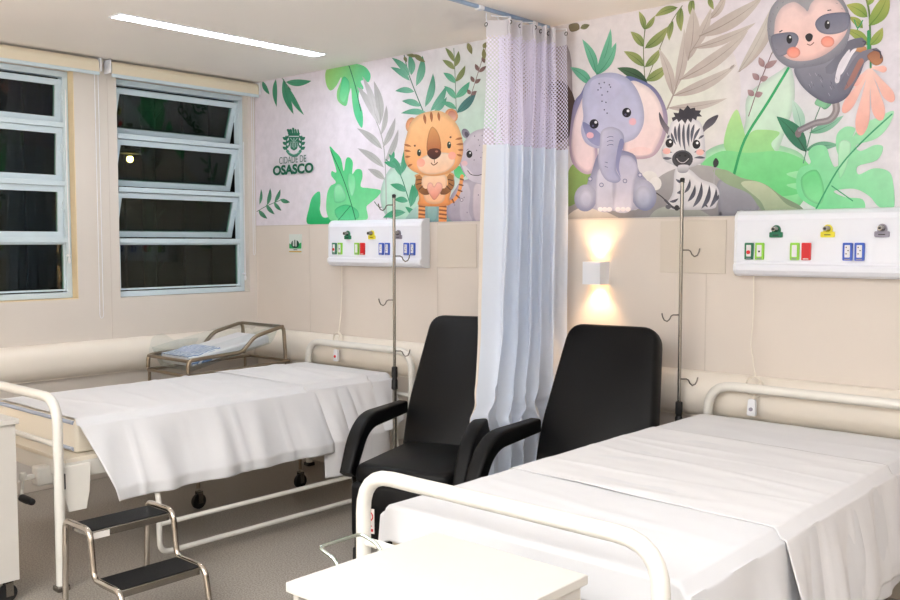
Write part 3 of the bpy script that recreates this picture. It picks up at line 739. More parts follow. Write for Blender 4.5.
for a, b, w in (((440, 222), (446, 330), 10), ((424, 222), (428, 310), 11), ((458, 222), (458, 310), 11), ((408, 232), (416, 292), 10), ((476, 226), (466, 292), 11), ((394, 256), (412, 300), 9), ((496, 240), (472, 290), 10), ((362, 318), (398, 326), 10), ((364, 346), (398, 346), 10), ((514, 322), (474, 326), 10), ((514, 346), (474, 346), 9), ((510, 266), (490, 280), 8), ((380, 276), (388, 264), 8)):
    P.leaf(a, b, w, (74, 76, 90), (104, 106, 120), .05, vein=False)
P.ell(378, 322, 14, 11, (240, 184, 176)); P.ell(496, 326, 14, 11, (240, 184, 176))
P.poly('400,218 396,204 408,200 402,186 420,188 424,170 438,178 452,160 462,172 478,168 480,178 500,178 494,190 504,200 486,200 482,214 470,206 464,222 452,208 444,226 432,210 420,220 414,208', (44, 42, 52), (66, 62, 72), smooth=False); P.ell(448, 192, 30, 15, (50, 48, 58)) if True else P.poly('0,0 1,0 1,1', (44, 42, 52), (66, 62, 72))
P.ell(388, 294, 14, 16, (24, 22, 28)); P.ell(391, 289, 4.5, 4.5, (245, 245, 245)); P.ell(483, 298, 14, 16, (24, 22, 28)); P.ell(486, 293, 4.5, 4.5, (245, 245, 245))
P.ell(434, 350, 37, 32, (86, 84, 92), (60, 58, 64)); P.ell(434, 346, 28, 22, (44, 42, 48), (60, 58, 64)); P.ell(424, 338, 4, 3, (10, 10, 12)); P.ell(444, 338, 4, 3, (10, 10, 12))
P.stroke('414,348 424,360 440,362 456,348', 2.6, (196, 190, 194))
P.poly('420,372 456,372 450,396 420,396', (226, 224, 228), (150, 148, 156))
# ---- sloth on its branch
P.frame(*B_)
P.leaf((150, 190), (220, -30), 30, (186, 178, 172), (206, 200, 194)); P.leaf((30, 255), (150, 20), 30, (190, 184, 178), (206, 200, 194), .05); P.leaf((0, 245), (18, 228), 8, (170, 160, 156))
for a, b, w in (((492, 250), (405, 392), 34), ((494, 250), (462, 468), 44), ((496, 250), (532, 418), 42), ((500, 246), (574, 354), 36), ((498, 238), (552, 246), 22), ((490, 245), (440, 300), 22)):
    a, b = Vector(a), Vector(b); q = (b-a); n_ = Vector((-q.y, q.x)).normalized()
    P.poly([tuple(a-n_*3), tuple(a+q*.4-n_*w*.32), tuple(a+q*.8-n_*w*.55), tuple(b-n_*w*.25+q*.02), tuple(b+n_*w*.25+q*.02), tuple(a+q*.8+n_*w*.55), tuple(a+q*.4+n_*w*.32), tuple(a+n_*3)], (246, 206, 196), (238, 176, 162), ga=tuple(a), gb=tuple(b))
P.stroke('478,-20 492,40 496,120 498,240', 7, (110, 120, 56), (50, 140, 90)); P.stroke('440,190 450,110 460,80', 4, (60, 150, 100))
for a, b, w in (((486, 60), (412, 18), 44), ((492, 92), (560, -30), 54), ((496, 160), (540, 98), 34), ((492, 160), (408, 104), 34), ((470, 100), (420, 60), 26), ((486, 20), (510, -30), 20)):
    P.leaf(a, b, w, (120, 156, 66), (176, 178, 92), .08)
P.stroke('440,70 452,100 470,72', 4, (40, 150, 96)); P.stroke('490,110 490,170 486,200', 10, (36, 150, 90))
P.ell(455, 170, 30, 16, (216, 170, 120), (180, 120, 80), a=15)
P.poly('300,365 320,340 350,350 340,380 320,378', (130, 190, 150))
P.stroke('372,352 376,392 352,424 300,436 244,462', 26, (146, 136, 140), (120, 116, 126), w2=22); P.ell(242, 472, 11, 14, (126, 110, 116))
P.stroke('372,352 376,392 352,424 300,436 244,462', 8, (176, 168, 170), (150, 146, 152))
P.poly('232,236 244,288 284,332 330,360 372,366 414,344 440,300 466,250 476,196 430,180 380,190 320,214', (146, 146, 160), (98, 100, 120))
P.poly('380,250 412,180 420,150 448,170 430,200 396,262', (232, 228, 238))
P.stroke('350,250 386,214 424,162 470,150', 34, (118, 118, 134), (104, 104, 120)); P.stroke('398,320 430,262 468,204 522,186', 44, (110, 110, 128), (124, 122, 138), w2=34)
P.poly('372,286 384,230 412,186 424,176 420,200 396,246 386,290', (226, 222, 232))
P.poly('404,318 432,296 462,240 474,214 458,210 430,262', (176, 120, 106), (150, 110, 110))
P.poly('486,196 516,178 538,196 540,218 520,232 500,222', (150, 96, 70), (190, 130, 90)); P.stroke('506,176 530,184 534,206', 5, (70, 66, 82)); P.stroke('470,146 480,150 476,160', 5, (70, 66, 82))
for k in range(26):
    x = 270+random.random()*150; y = 250+random.random()*90
    if y < 330-(abs(x-350)/100)*20: P.stroke([(x, y), (x+5, y+10)], 1.6, random.choice([(84, 86, 106), (170, 168, 184)]))
P.poly('280,-30 200,-20 152,20 134,80 140,150 168,208 216,240 272,238 340,222 400,180 424,120 424,60 400,0 350,-30', (166, 166, 172), (140, 140, 152))
P.poly('158,110 164,62 188,24 228,8 262,28 276,40 290,10 330,-16 376,-2 408,40 418,92 400,136 352,184 290,212 224,214 182,190 160,150', (240, 214, 212), (246, 202, 194))
P.poly('148,128 190,116 228,116 244,136 232,168 204,190 172,200 152,170', (120, 122, 140), (142, 140, 154)); P.poly('302,86 316,62 352,48 420,48 420,96 392,116 348,122 316,112', (112, 114, 136), (136, 136, 152))
P.ell(211, 139, 10, 16, (24, 22, 30)); P.ell(214, 132, 3.4, 4, (240, 240, 240)); P.ell(345, 88, 10, 16, (24, 22, 30)); P.ell(348, 81, 3.4, 4, (240, 240, 240))
P.poly('268,126 282,118 294,126 290,142 280,148 270,140', (44, 38, 44)); P.stroke('274,156 286,160 298,150', 3, (110, 50, 50))
P.ell(226, 186, 24, 20, (248, 150, 132), (250, 170, 150)); P.ell(346, 148, 24, 20, (248, 150, 132), (250, 170, 150)); P.stroke('176,114 186,108', 4, (70, 66, 76)); P.stroke('346,38 358,36', 4, (70, 66, 76))
for k in range(30):
    a = k/30*2*PI; x = 282+140*math.cos(a); y = 104+124*math.sin(a)
    P.stroke([(x, y), (x+6*math.cos(a+1), y+6*math.sin(a+1))], 1.4, (112, 112, 124))
me = bpy.data.meshes.new('mural'); P.bm.to_mesh(me); P.bm.free()
mural = link('mural', me, M['print'], smooth=0)
tag(mural, 'wide printed jungle mural with cartoon animals across the upper back wall', 'mural')
# lettering of the mural
def text(s, x0, x1, z0, h, m, bold=0, y=-.012, parent=None, align='L'):
    cu = bpy.data.curves.new('lettering', 'FONT'); cu.body = s; cu.size = 1; cu.offset = bold; cu.extrude = 0
    o = bpy.data.objects.new('tmp', cu); COL.objects.link(o)
    dg = bpy.context.evaluated_depsgraph_get(); me = bpy.data.meshes.new_from_object(o.evaluated_get(dg))
    bpy.data.objects.remove(o)
    xs = [v.co.x for v in me.vertices]; ys = [v.co.y for v in me.vertices]
    sx = (x1-x0)/(max(xs)-min(xs)); sz = h/(max(ys)-min(ys))
    for v in me.vertices: v.co = Vector((x0+(v.co.x-min(xs))*sx, y, z0+(v.co.y-min(ys))*sz))
    o = link('lettering', me, m, parent, smooth=0); return o
xa, za = on_wall(274.3, 175.8); xb, zb = on_wall(314.6, 164.5)
text('OSASCO', xa, xb, za, (on_wall(274.3, 166)[1]-za), M['print_green'], .045, parent=mural)
xa, za = on_wall(280.5, 164.8); xb, _ = on_wall(307.5, 163.5)
text('CIDADE DE', xa, xb, za+.004, on_wall(280.5, 158)[1]-za, M['print_thin'], .0, parent=mural)

# small wall plaque
pl = thing('wall_plaque', (.465, -.001, 1.545), 0, 'small green landscape plaque on the wall below the mural lettering', 'sign')
obj('plaque_board', B(-.07, .07, -.005, 0, -.068, .068), M['poster_paper'], pl, bevel=.001)
obj('green_print', PR(round_poly([(-.068, -.035), (.068, -.035), (.068, .01), (.03, -.005), (-.03, -.012), (-.068, .004)], .008), -.0062, -.005), M['poster_green'], pl)
bm = bmesh.new(); prism(bm, [(.045*math.cos(a)+0, -.002+.03*math.sin(a)*1.0) for a in [2*PI*k/20 for k in range(20)]], -.0072, -.0062); obj('dark_print', bm, M['poster_dark'], pl)
bm = bmesh.new(); box(bm, -.024, -.008, -.008, -.0072, -.018, .028); box(bm, .004, .018, -.008, -.0072, -.02, .028); obj('pale_print', bm, M['poster_paper'], pl)
obj('ochre_band', B(-.07, .07, -.006, -.005, -.062, -.052), M['ochre'], pl); obj('text_line', B(-.02, .022, -.006, -.005, -.046, -.041), M['poster_dark'], pl)

# ------------------------------------------------------------------ medical wall panels
def headwall(x0, L, label, npairs=4):
    t = thing('medical_wall_panel', (x0, 0, 1.395), 0, label, 'medical panel', 'white medical gas and socket panels on the back wall')
    # profile in (y,z)
    pr = [(0, 0), (-.045, 0), (-.07, .010), (-.086, .028), (-.088, .052), (-.078, .060), (-.078, .066), (-.080, .07), (-.076, .255), (-.078, .262), (-.072, .285), (-.052, .303), (-.02, .308), (0, .308)]
    obj('panel_body', PR(pr, .012, L-.012, 'x'), M['panel_white'], t, smooth=25)
    big = [(a*1.03, z*1.012-.002) for a, z in pr]
    for q in (0, L-.014):
        obj('end_cap', PR(big, q, q+.014, 'x'), M['white_plastic'], t, smooth=25, bevel=.003)
    def sock(x, col, kind, hw=.020):
        f = obj('socket_frame', PR(round_poly([(x-hw, .078), (x+hw, .078), (x+hw, .156), (x-hw, .156)], .005), -.090, -.076), M[col], t, smooth=0)
        ins = M['socket'] if kind != 'solid' else M['red']
        obj('socket_insert', PR(round_poly([(x-hw*.56, .092), (x+hw*.56, .092), (x+hw*.56, .146), (x-hw*.56, .146)], .003), -.0915, -.088), ins, f, smooth=0)
        if kind == 'call':
            bm = bmesh.new(); lathe(bm, [(.009, -.0955), (.009, -.091)], (x, 0, .112), 'y', 16); obj('call_button', bm, M['red'], f)
        if kind == 'duplex':
            bm = bmesh.new()
            for dz in (.108, .122, .136):
                lathe(bm, [(.0028, -.0925), (.0028, -.091)], (x-(.004 if dz != .122 else -.004), 0, dz), 'y', 8)
            obj('socket_hole', bm, M['dark'], f)
        if kind == 'jack':
            bm = bmesh.new(); box(bm, x-.004, x+.004, -.0925, -.091, .112, .12); obj('socket_hole', bm, M['dark'], f)
        bm = bmesh.new(); box(bm, x-.012, x+.012, -.0915, -.0895, .081, .086); obj('socket_mark', bm, M['grey_p'] if kind != 'solid' else M['label_white'], f)
    def gas(x, col):
        f = obj('outlet_plate', PR(round_poly([(x-.030, .180), (x+.030, .180), (x+.030, .205), (x-.030, .205)], .006), -.088, -.077), M[col], t, smooth=0)
        bm = bmesh.new(); prism(bm, [(x+.02*math.cos(a), .213+.024*math.sin(a)) for a in [2*PI*k/20 for k in range(20)]], -.086, -.077); obj('outlet_ring', bm, M[col], f)
        bm = bmesh.new(); lathe(bm, [(.014, -.077), (.014, -.095), (.010, -.112), (.010, -.118)], (x, 0, .218), 'y', 18); obj('outlet_valve', bm, M['steel'], f)
        bm = bmesh.new(); lathe(bm, [(.006, -.118), (.006, -.121)], (x, 0, .218), 'y', 12); obj('outlet_hole', bm, M['dark'], f)
        bm = bmesh.new(); box(bm, x-.014, x+.014, -.0886, -.088, .189, .193); obj('outlet_mark', bm, M['dark'], f)
    return t, sock, gas
def X_on(u, v=240, y=-.085): return on_wall(u, v, y)[0]
def fill_panel(x0, L, label, us, ug, hw=.020):
    t, sock, gas = headwall(x0, L, label)
    kinds = [('green_d', 'call'), ('lime', 'jack'), ('lime', 'blank'), ('red', 'solid'), ('blue', 'duplex'), ('blue', 'duplex'), ('blue', 'duplex'), ('blue', 'duplex')]
    for u, (c, k) in zip(us, kinds): sock(u-x0, c, k, hw)
    for u, c in zip(ug, ('green_d', 'yellow', 'grey_p')): gas(u-x0, c)
    return t
xs = [X_on(u, 253) for u in (749, 759.6, 794.7, 806.2, 847.6, 859.6)]; xs += [xs[4]+.249, xs[5]+.249]
xg = [X_on(u, 231) for u in (776, 827.6, 882)]
x0R = X_on(733.5); LR = .98
fill_panel(x0R, LR, 'white panel of gas outlets and sockets above the right bed', xs, xg)
x0L = X_on(327.5)
xsL = [X_on(u, 248) for u in (334.4, 340.0, 356.8, 362.5, 381.2, 387.2, 406.2, 412.6)]; xgL = [X_on(u, 235) for u in (347.5, 371.5, 398)]
fill_panel(x0L, 1.785-x0L, 'white panel of gas outlets and sockets above the left bed', xsL, xgL, .0195)

# call cords
def call_cord(x, ztop, zc, zp, label, dx=0, button='red'):
    t = thing('call_cord', (x, -.03, ztop), 0, label, 'call cord', 'nurse call cords hanging from the wall panels')
    h = zc-ztop
    pts = [(0, 0, 0), (.004, -.004, h*.35), (-.004, -.006, h*.7), (.03, -.05, h*.9), (.05, -.075, h)]
    for k in range(26):
        a = k/26*2*PI*2.2; pts.append((.05+.042*math.sin(a), -.078-.002*k/4, h-.05+.05*math.cos(a)))
    pts += [(.045+dx, -.09, h-.11), (.045+dx, -.09, zp-ztop+.03)]
    obj('cable', T(pts, .0032, 0, 6), M['cord'], t)
    hz = zp-ztop
    pd = obj('pendant', PR(round_poly([(.023+dx, hz-.045), (.067+dx, hz-.045), (.063+dx, hz+.035), (.029+dx, hz+.035)], .01), -.105, -.085), M['white_plastic'], t, bevel=.003)
    bm = bmesh.new(); lathe(bm, [(.009, -.110), (.009, -.104)], (.045+dx, 0, hz-.012), 'y', 14); obj('call_button', bm, M[button], pd)
    return t
call_cord(.99, 1.395, .95, .80, 'white call cord hanging behind the left bed with red button', .0)
call_cord(3.905, 1.395, .93, .79, 'white call cord hanging behind the right bed', .0, 'grey_p')

# ------------------------------------------------------------------ wall sconce
def sconce(loc, rz, label):
    t = thing('wall_sconce', loc, rz, label, 'wall lamp')
    bm = bmesh.new(); w, d_, h = .055, .088, .060; e = .004
    box(bm, -w, w, -d_, -d_+e, -h, h); box(bm, -w, -w+e, -d_+e, 0, -h, h); box(bm, w-e, w, -d_+e, 0, -h, h)
    obj('lamp_shade', bm, M['white_plastic'], t, smooth=0)
    obj('back_plate', B(-w+e, w-e, -.006, 0, -h, h), M['white_plastic'], t)
    bm = bmesh.new(); lathe(bm, [(.006, -.035), (.016, -.025), (.016, .025), (.006, .035)], (0, -.05, 0)); obj('bulb', bm, M['bulb'], t)
    return t
sconce((3.035, 0, 1.39), 0, 'lit white box wall lamp beside the curtain')
def lamp(kind, name, loc, energy, col, rot=(0, 0, 0), **kw):
    l = bpy.data.lights.new(name, kind); l.energy = energy; l.color = col
    for k, v in kw.items(): setattr(l, k, v)
    o = bpy.data.objects.new(name, l); COL.objects.link(o); o.location = loc; o.rotation_euler = rot; return o
WARM = (1, .62, .32)
for s, e in ((1, 1), (-1, 1)):
    lamp('SPOT', 'sconce_glow', (3.035, -.05, 1.39+s*.04), 9*e, WARM, (0 if s < 0 else PI, 0, 0), spot_size=R(96), spot_blend=.8, shadow_soft_size=.02)
sconce((0, -3.6, 1.5), -PI/2, 'lit white box wall lamp on the window wall')
lamp('AREA', 'ceiling_bounce_fill', (4.2, -5.1, 1.5), 270, (.91, .955, 1), (PI, 0, 0), size=1.0)  # added upward fill that brightens the ceiling, not a fixture of the room
lamp('POINT', 'sconce_glow', (.2, -3.4, 1.6), 12, WARM, shadow_soft_size=.05)

# ------------------------------------------------------------------ beds
def caster(name, parent, x, y, r=.05):
    c = bpy.data.objects.new(name, None)
    bm = bmesh.new(); lathe(bm, [(r*.6, -.012), (r*.95, -.012), (r, -.008), (r, .008), (r*.95, .012), (r*.6, .012)], (x, y, r), 'x', 20)
    w = obj(name, bm, M['black_rubber'], parent)
    bm = bmesh.new(); box(bm, x-.018, x-.014, y-.012, y+.02, r-.012, r*2+.012); box(bm, x+.014, x+.018, y-.012, y+.02, r-.012, r*2+.012); box(bm, x-.018, x+.018, y-.012, y+.02, r*2+.008, r*2+.016)
    obj('caster_fork', bm, M['steel'], w)
    return w
def bed(x, zfoot, label, crank=True):
    """origin on the floor, under the middle of the head end; the foot points to -y"""
    t = thing('hospital_bed', (x, -.135, 0), 0, label, 'hospital bed', 'white steel hospital beds')
    H = .50; r = .0225; LY = -2.25
    obj('headboard_frame', T([(-H, 0, .01), (-H, 0, .875), (H, 0, .875), (H, 0, .01)], r, .13, 14), M['bed_white'], t)
    bm = bmesh.new(); tube(bm, [(-H, 0, .60), (H, 0, .60)], .014, 10); tube(bm, [(-H, 0, .48), (H, 0, .48)], .014, 10); obj('headboard_bar', bm, M['bed_white'], t)
    obj('footboard_frame', T([(-H, LY, .01), (-H, LY, .862), (H, LY, .862), (H, LY, .01)], r, .12, 14), M['bed_white'], t)
    bm = bmesh.new()
    tube(bm, [(-H, LY, .655), (H, LY, .655)], .013, 10)
    obj('footboard_bar', bm, M['bed_white'], t)
    # deck: long side beams and cross plates
    bm = bmesh.new()
    for s in (-1, 1): box(bm, s*.43-.02, s*.43+.02, LY+.06, -.03, .48, .555)
    box(bm, -.41, .41, LY+.06, LY+.10, .48, .555); box(bm, -.41, .41, -.07, -.03, .48, .555)
    obj('deck_frame', bm, M['bed_white'], t, bevel=.003)
    obj('deck', B(-.45, .45, LY+.055, -.03, .555, .575), M['mattress_cream'], t, bevel=.003)
    for s in (-1, 1):
        for yy in (LY, 0):
            q = 1 if yy == LY else -1
            obj('corner_bracket', PR([(yy+q*.02, .55), (yy+q*.16, .55), (yy+q*.15, .42), (yy+q*.135, .34), (yy+q*.05, .34), (yy+q*.02, .44)], s*.475-.012, s*.475+.012, 'x'), M['bed_white'], t, bevel=.004)
            bm = bmesh.new(); box(bm, s*H-.028, s*H+.028, yy-.028, yy+.028, 0, .025); obj('foot', bm, M['steel'] if yy == LY else M['black_rubber'], t, bevel=.004)
            obj('clamp', B(s*.475-.006, s*.475+.018, yy+q*.024, yy+q*.034, .45, .52), M['dark'], t)
    # lowered guard rails
    for s in (1,):
        xx = s*.55
        g = obj('guard_rail', T([(s*.45, -1.79, .49), (xx, -1.79, .35), (xx, -1.79, .062), (xx, -.18, .062), (xx, -.18, .35), (s*.45, -.18, .49)], .0135, .06, 12), M['bed_white'], t)
        bm = bmesh.new(); tube(bm, [(xx, -1.785, .205), (xx, -.18, .205)], .0125, 12); 
        obj('rail_bar', bm, M['bed_white'], g)
    if crank:
        c = obj('crank_shaft', T([(.25, LY+.10, .475), (.25, LY-.05, .475)], .012), M['bed_white'], t)
        bm = bmesh.new(); box(bm, .22, .29, LY+.0, LY+.08, .43, .52); obj('crank_gearbox', bm, M['bed_white'], c, bevel=.01)
        bm = bmesh.new(); tube(bm, fillet([(.25, LY-.05, .485), (.25, LY-.055, .42), (.27, LY-.065, .39)], .01), .008, 8); lathe(bm, [(.016, .47), (.018, .485), (.012, .50)], (.25, LY-.05, 0)); obj('crank_arm', bm, M['bed_white'], c)
        bm = bmesh.new(); lathe(bm, [(.010, .265), (.017, .27), (.018, .33), (.015, .375), (.008, .38)], (0, LY-.065, .39), 'x', 14); obj('crank_handle', bm, M['black_rubber'], c)
    return t
bedL = bed(1.255, .87, 'white steel hospital bed left of the black chairs, nearest the windows')
bedR = bed(4.235, .87, 'white steel hospital bed at the right, its footboard behind the white cabinet')

def mattress(x0, x1, y0, y1, z0, z1, label, group='hospital bed mattresses'):
    t = thing('mattress', ((x0+x1)/2, (y0+y1)/2, z0), 0, label, 'mattress', group)
    w, l, h = (x1-x0)/2, (y1-y0)/2, z1-z0
    obj('mattress_body', B(-w, w, -l, l, 0, h), M['mattress_cream'], t, bevel=.018, seg=3)
    pts = [(-w, -l, h-.012), (w, -l, h-.012), (w, l, h-.012), (-w, l, h-.012)]
    obj('piping', T([(-w+.02, -l-.001, h-.012), (w-.02, -l-.001, h-.012)], .010, 0, 8), M['piping'], t)
    obj('piping', T([(-w+.02, -l-.001, .02), (w-.02, -l-.001, .02)], .009, 0, 8), M['piping'], t)
    return t
ZM = .735
mattress(.80, 1.645, -2.25, -.20, .576, ZM-.004, 'cream mattress with grey piping on the left bed')
mattress(3.725, 4.735, -2.265, -.20, .576, ZM+.001, 'white mattress on the right bed')

def drape(name, m, x0, x1, yf, yh, z, dropR, flareR, label, cat, dropL=0, dropF=0, hem=0, seed=0, creases=(), group=None, nx=70, ny=110, rad=.03, yhem=None, amp=.003, foldamp=.012, shear=0, zoff=None, dropfn=None, flarefn=None, fshear=0):
    """cloth spread over a mattress: flat on top, hanging at the right (and left/foot) edges.  s runs across, t along."""
    bm = bmesh.new(); uvl = None
    W = x1-x0
    dl, dr = dropL, dropR
    ss = []
    nL = int(28*dl/.3) if dl else 0; nR = max(4, int(34*dr/.35)) if dr else 0
    for i in range(nL): ss.append(-dl*(1-i/nL))
    for i in range(nx+1): ss.append(W*i/nx)
    for i in range(1, nR+1): ss.append(W+dr*i/nR)
    g = []
    Lf = yh-yf
    NF = int(24*dropF/.15) if dropF else 0
    for j in range(-NF, ny+1):
        row = []
        fd = (-j/NF)*dropF if j < 0 else 0
        t = max(0, j)/ny
        y0_ = yf+Lf*t
        for s in ss:
            y = y0_; over = 0; side = 0
            if s > W: over = s-W; side = 1
            elif s < 0: over = -s; side = -1
            if side:
                k = dropfn(t) if (dropfn and side > 0) else 1
                over *= k
            y += shear*(s/W-.5)+(fshear*over*max(0, 1-t*8) if side > 0 else 0)
            # crease ridges
            zz = 0
            for (cy, ca, cw) in creases: 
                dd = (y-cy-.16*math.sin(cy*37)*(s/W-.5)-.02*noise.noise(Vector((s*3, cy*9, 0))))/cw; zz += ca*math.exp(-dd*dd)*(.55+.9*noise.noise(Vector((s*2.2, cy*5, 4))))
            n1 = noise.noise(Vector((s*2.2+seed, y*5.5, seed)))+.5*noise.noise(Vector((s*5+seed, y*13, 3+seed)))
            wr = abs(noise.noise(Vector((s*1.3+seed*2, y*7+s*1.6, 7+seed))))
            zz += amp*n1+amp*1.8*(.35-wr)*(1 if wr < .35 else 0)
            if side == 0:
                e = min(s, W-s)
                x = x0+s; zc = z+zz*min(1, e/.05+.15)
                if (side == 0 and ((e == W-s and dr) or (e == s and dl))) and e < rad: zc -= rad*(1-math.sqrt(max(0, 1-((rad-e)/rad)**2)))
            else:
                fl = flareR*min(1, over/.3)
                f1 = math.sin(y*21+seed+1.5*noise.noise(Vector((y*3, seed, 0))))*.6+noise.noise(Vector((y*9, over*2, seed)))*.9
                f = foldamp*f1*min(1, over/.18)
                if flarefn: fl += flarefn(t, over)
                hh = zz*.2
                X = (W if side > 0 else 0)+side*(.010+fl+f*1.0+abs(f)*.3+ca_(y, creases)*min(1, over/.1)*.8)
                x = x0+X; zc = z-rad-max(0, over-rad*.5)
            if fd:
                ed = min(fd, rad); y = y-.012-fd*.04; zc = zc-fd
            row.append(bm.verts.new((x, y, zc)))
        g.append(row)
    for j in range(len(g)-1):
        for i in range(len(ss)-1): bm.faces.new((g[j][i], g[j][i+1], g[j+1][i+1], g[j+1][i]))
    o = obj(name, bm, m, None, smooth=75)
    so = o.modifiers.new('thickness', 'SOLIDIFY'); so.thickness = .0016; so.offset = 1
    return tag(o, label, cat, group)
def ca_(y, cr): return sum(a*math.exp(-((y-c)/w)**2) for c, a, w in cr)

# left bed sheet: hangs over the right side down to a pointed front corner
def dl_(t):  # hanging length factor along the bed, front to head
    return 1.0-.04*t-(.25*max(0, t-.75)/.25)
drape('bed_sheet', M['sheet'], .795, 1.65, -2.245, -.22, ZM+.004, .36, .16, 'white sheet spread over the left bed, hanging down its right side', 'bed sheet', dropL=.12, seed=3,
      creases=((-2.0, .012, .014), (-1.72, .006, .012), (-1.42, .013, .015), (-1.12, .010, .014), (-.86, .012, .02), (-.62, .01, .02)), dropfn=dl_, foldamp=.024, rad=.03, amp=.003, fshear=.30)
drape('draw_sheet', M['sheet2'], .80, 1.650, -.92, -.42, ZM+.010, .50, .15, 'rumpled white draw sheet laid across the head half of the left bed', 'draw sheet', seed=11, amp=.004, foldamp=.022,
      creases=((-.9, .003, .01), (-.72, .010, .03), (-.56, .012, .03)), ny=50, shear=.03, dropL=.08)
# right bed
drape('bed_sheet', M['sheet'], 3.72, 4.745, -2.275, -.22, ZM+.008, .42, .04, 'white sheet spread over the right bed with its folded side hanging down', 'bed sheet', dropL=.12, dropF=.11, seed=21,
      creases=((-1.9, .003, .02), (-.5, .003, .012)), foldamp=.018, amp=.0022, dropfn=lambda t: 1-.1*t, fshear=.0)
drape('draw_sheet', M['sheet2'], 3.718, 4.746, -1.70, -.70, ZM+.0115, .34, .055, 'white draw sheet laid across the middle of the right bed', 'draw sheet', dropL=.15, seed=31,
      shear=-.06, creases=((-1.66, .007, .03), (-1.45, .005, .012), (-1.22, .007, .02), (-1.05, .004, .012), (-.93, .007, .02), (-.74, .006, .02)), ny=90, amp=.004, foldamp=.024)

# ------------------------------------------------------------------ reclining chairs
def sweep_rect(bm, path, w, th, x):
    """rounded bar swept along (y,z) path; w along x"""
    P_ = [Vector((0, a, b)) for a, b in path]; rings = []
    sec = round_poly([(-w/2, -th/2), (w/2, -th/2), (w/2, th/2), (-w/2, th/2)], .018, 4)
    for i, p in enumerate(P_):
        t = (P_[min(i+1, len(P_)-1)]-P_[max(i-1, 0)]).normalized(); n = Vector((0, -t.z, t.y))
        sc = .86 if i in (0, len(P_)-1) else 1
        rings.append([bm.verts.new(Vector((x+a*sc, 0, 0))+p+n*b*sc) for a, b in sec])
    m = len(sec)
    for a, b in zip(rings, rings[1:]):
        for k in range(m): bm.faces.new((a[k], a[(k+1) % m], b[(k+1) % m], b[k]))
    bm.faces.new(rings[0]); bm.faces.new(rings[-1][::-1])
def padded(bm, outline, y0, y1, inset=.03, axis='y'):
    """pillow-edged slab: outline (x,z) between y0,y1 with softened borders"""
    c = Vector((sum(p[0] for p in outline)/len(outline), sum(p[1] for p in outline)/len(outline)))
    def ring(f, y):
        o = []
        n = len(outline)
        for i, p in enumerate(outline):
            a, b = Vector(outline[i-1]), Vector(outline[(i+1) % n]); t = (b-a).normalized(); nn = Vector((-t.y, t.x))
            if nn.dot(c-Vector(p)) < 0: nn = -nn
            q = Vector(p)+nn*f
            o.append(bm.verts.new((q.x, y, q.y) if axis == 'y' else (q.x, q.y, y)))
        return o
    th = y1-y0; R_ = [ring(inset, y0-.004), ring(inset*.5, y0+th*.04), ring(inset*.15, y0+th*.16), ring(0, y0+th*.4), ring(0, y0+th*.6), ring(inset*.15, y0+th*.84), ring(inset*.5, y0+th*.96), ring(inset, y1+.004)]
    n = len(outline)
    for a, b in zip(R_, R_[1:]):
        for k in range(n): bm.faces.new((a[k], a[(k+1) % n], b[(k+1) % n], b[k]))
    bm.faces.new(R_[0]); bm.faces.new(R_[-1][::-1])
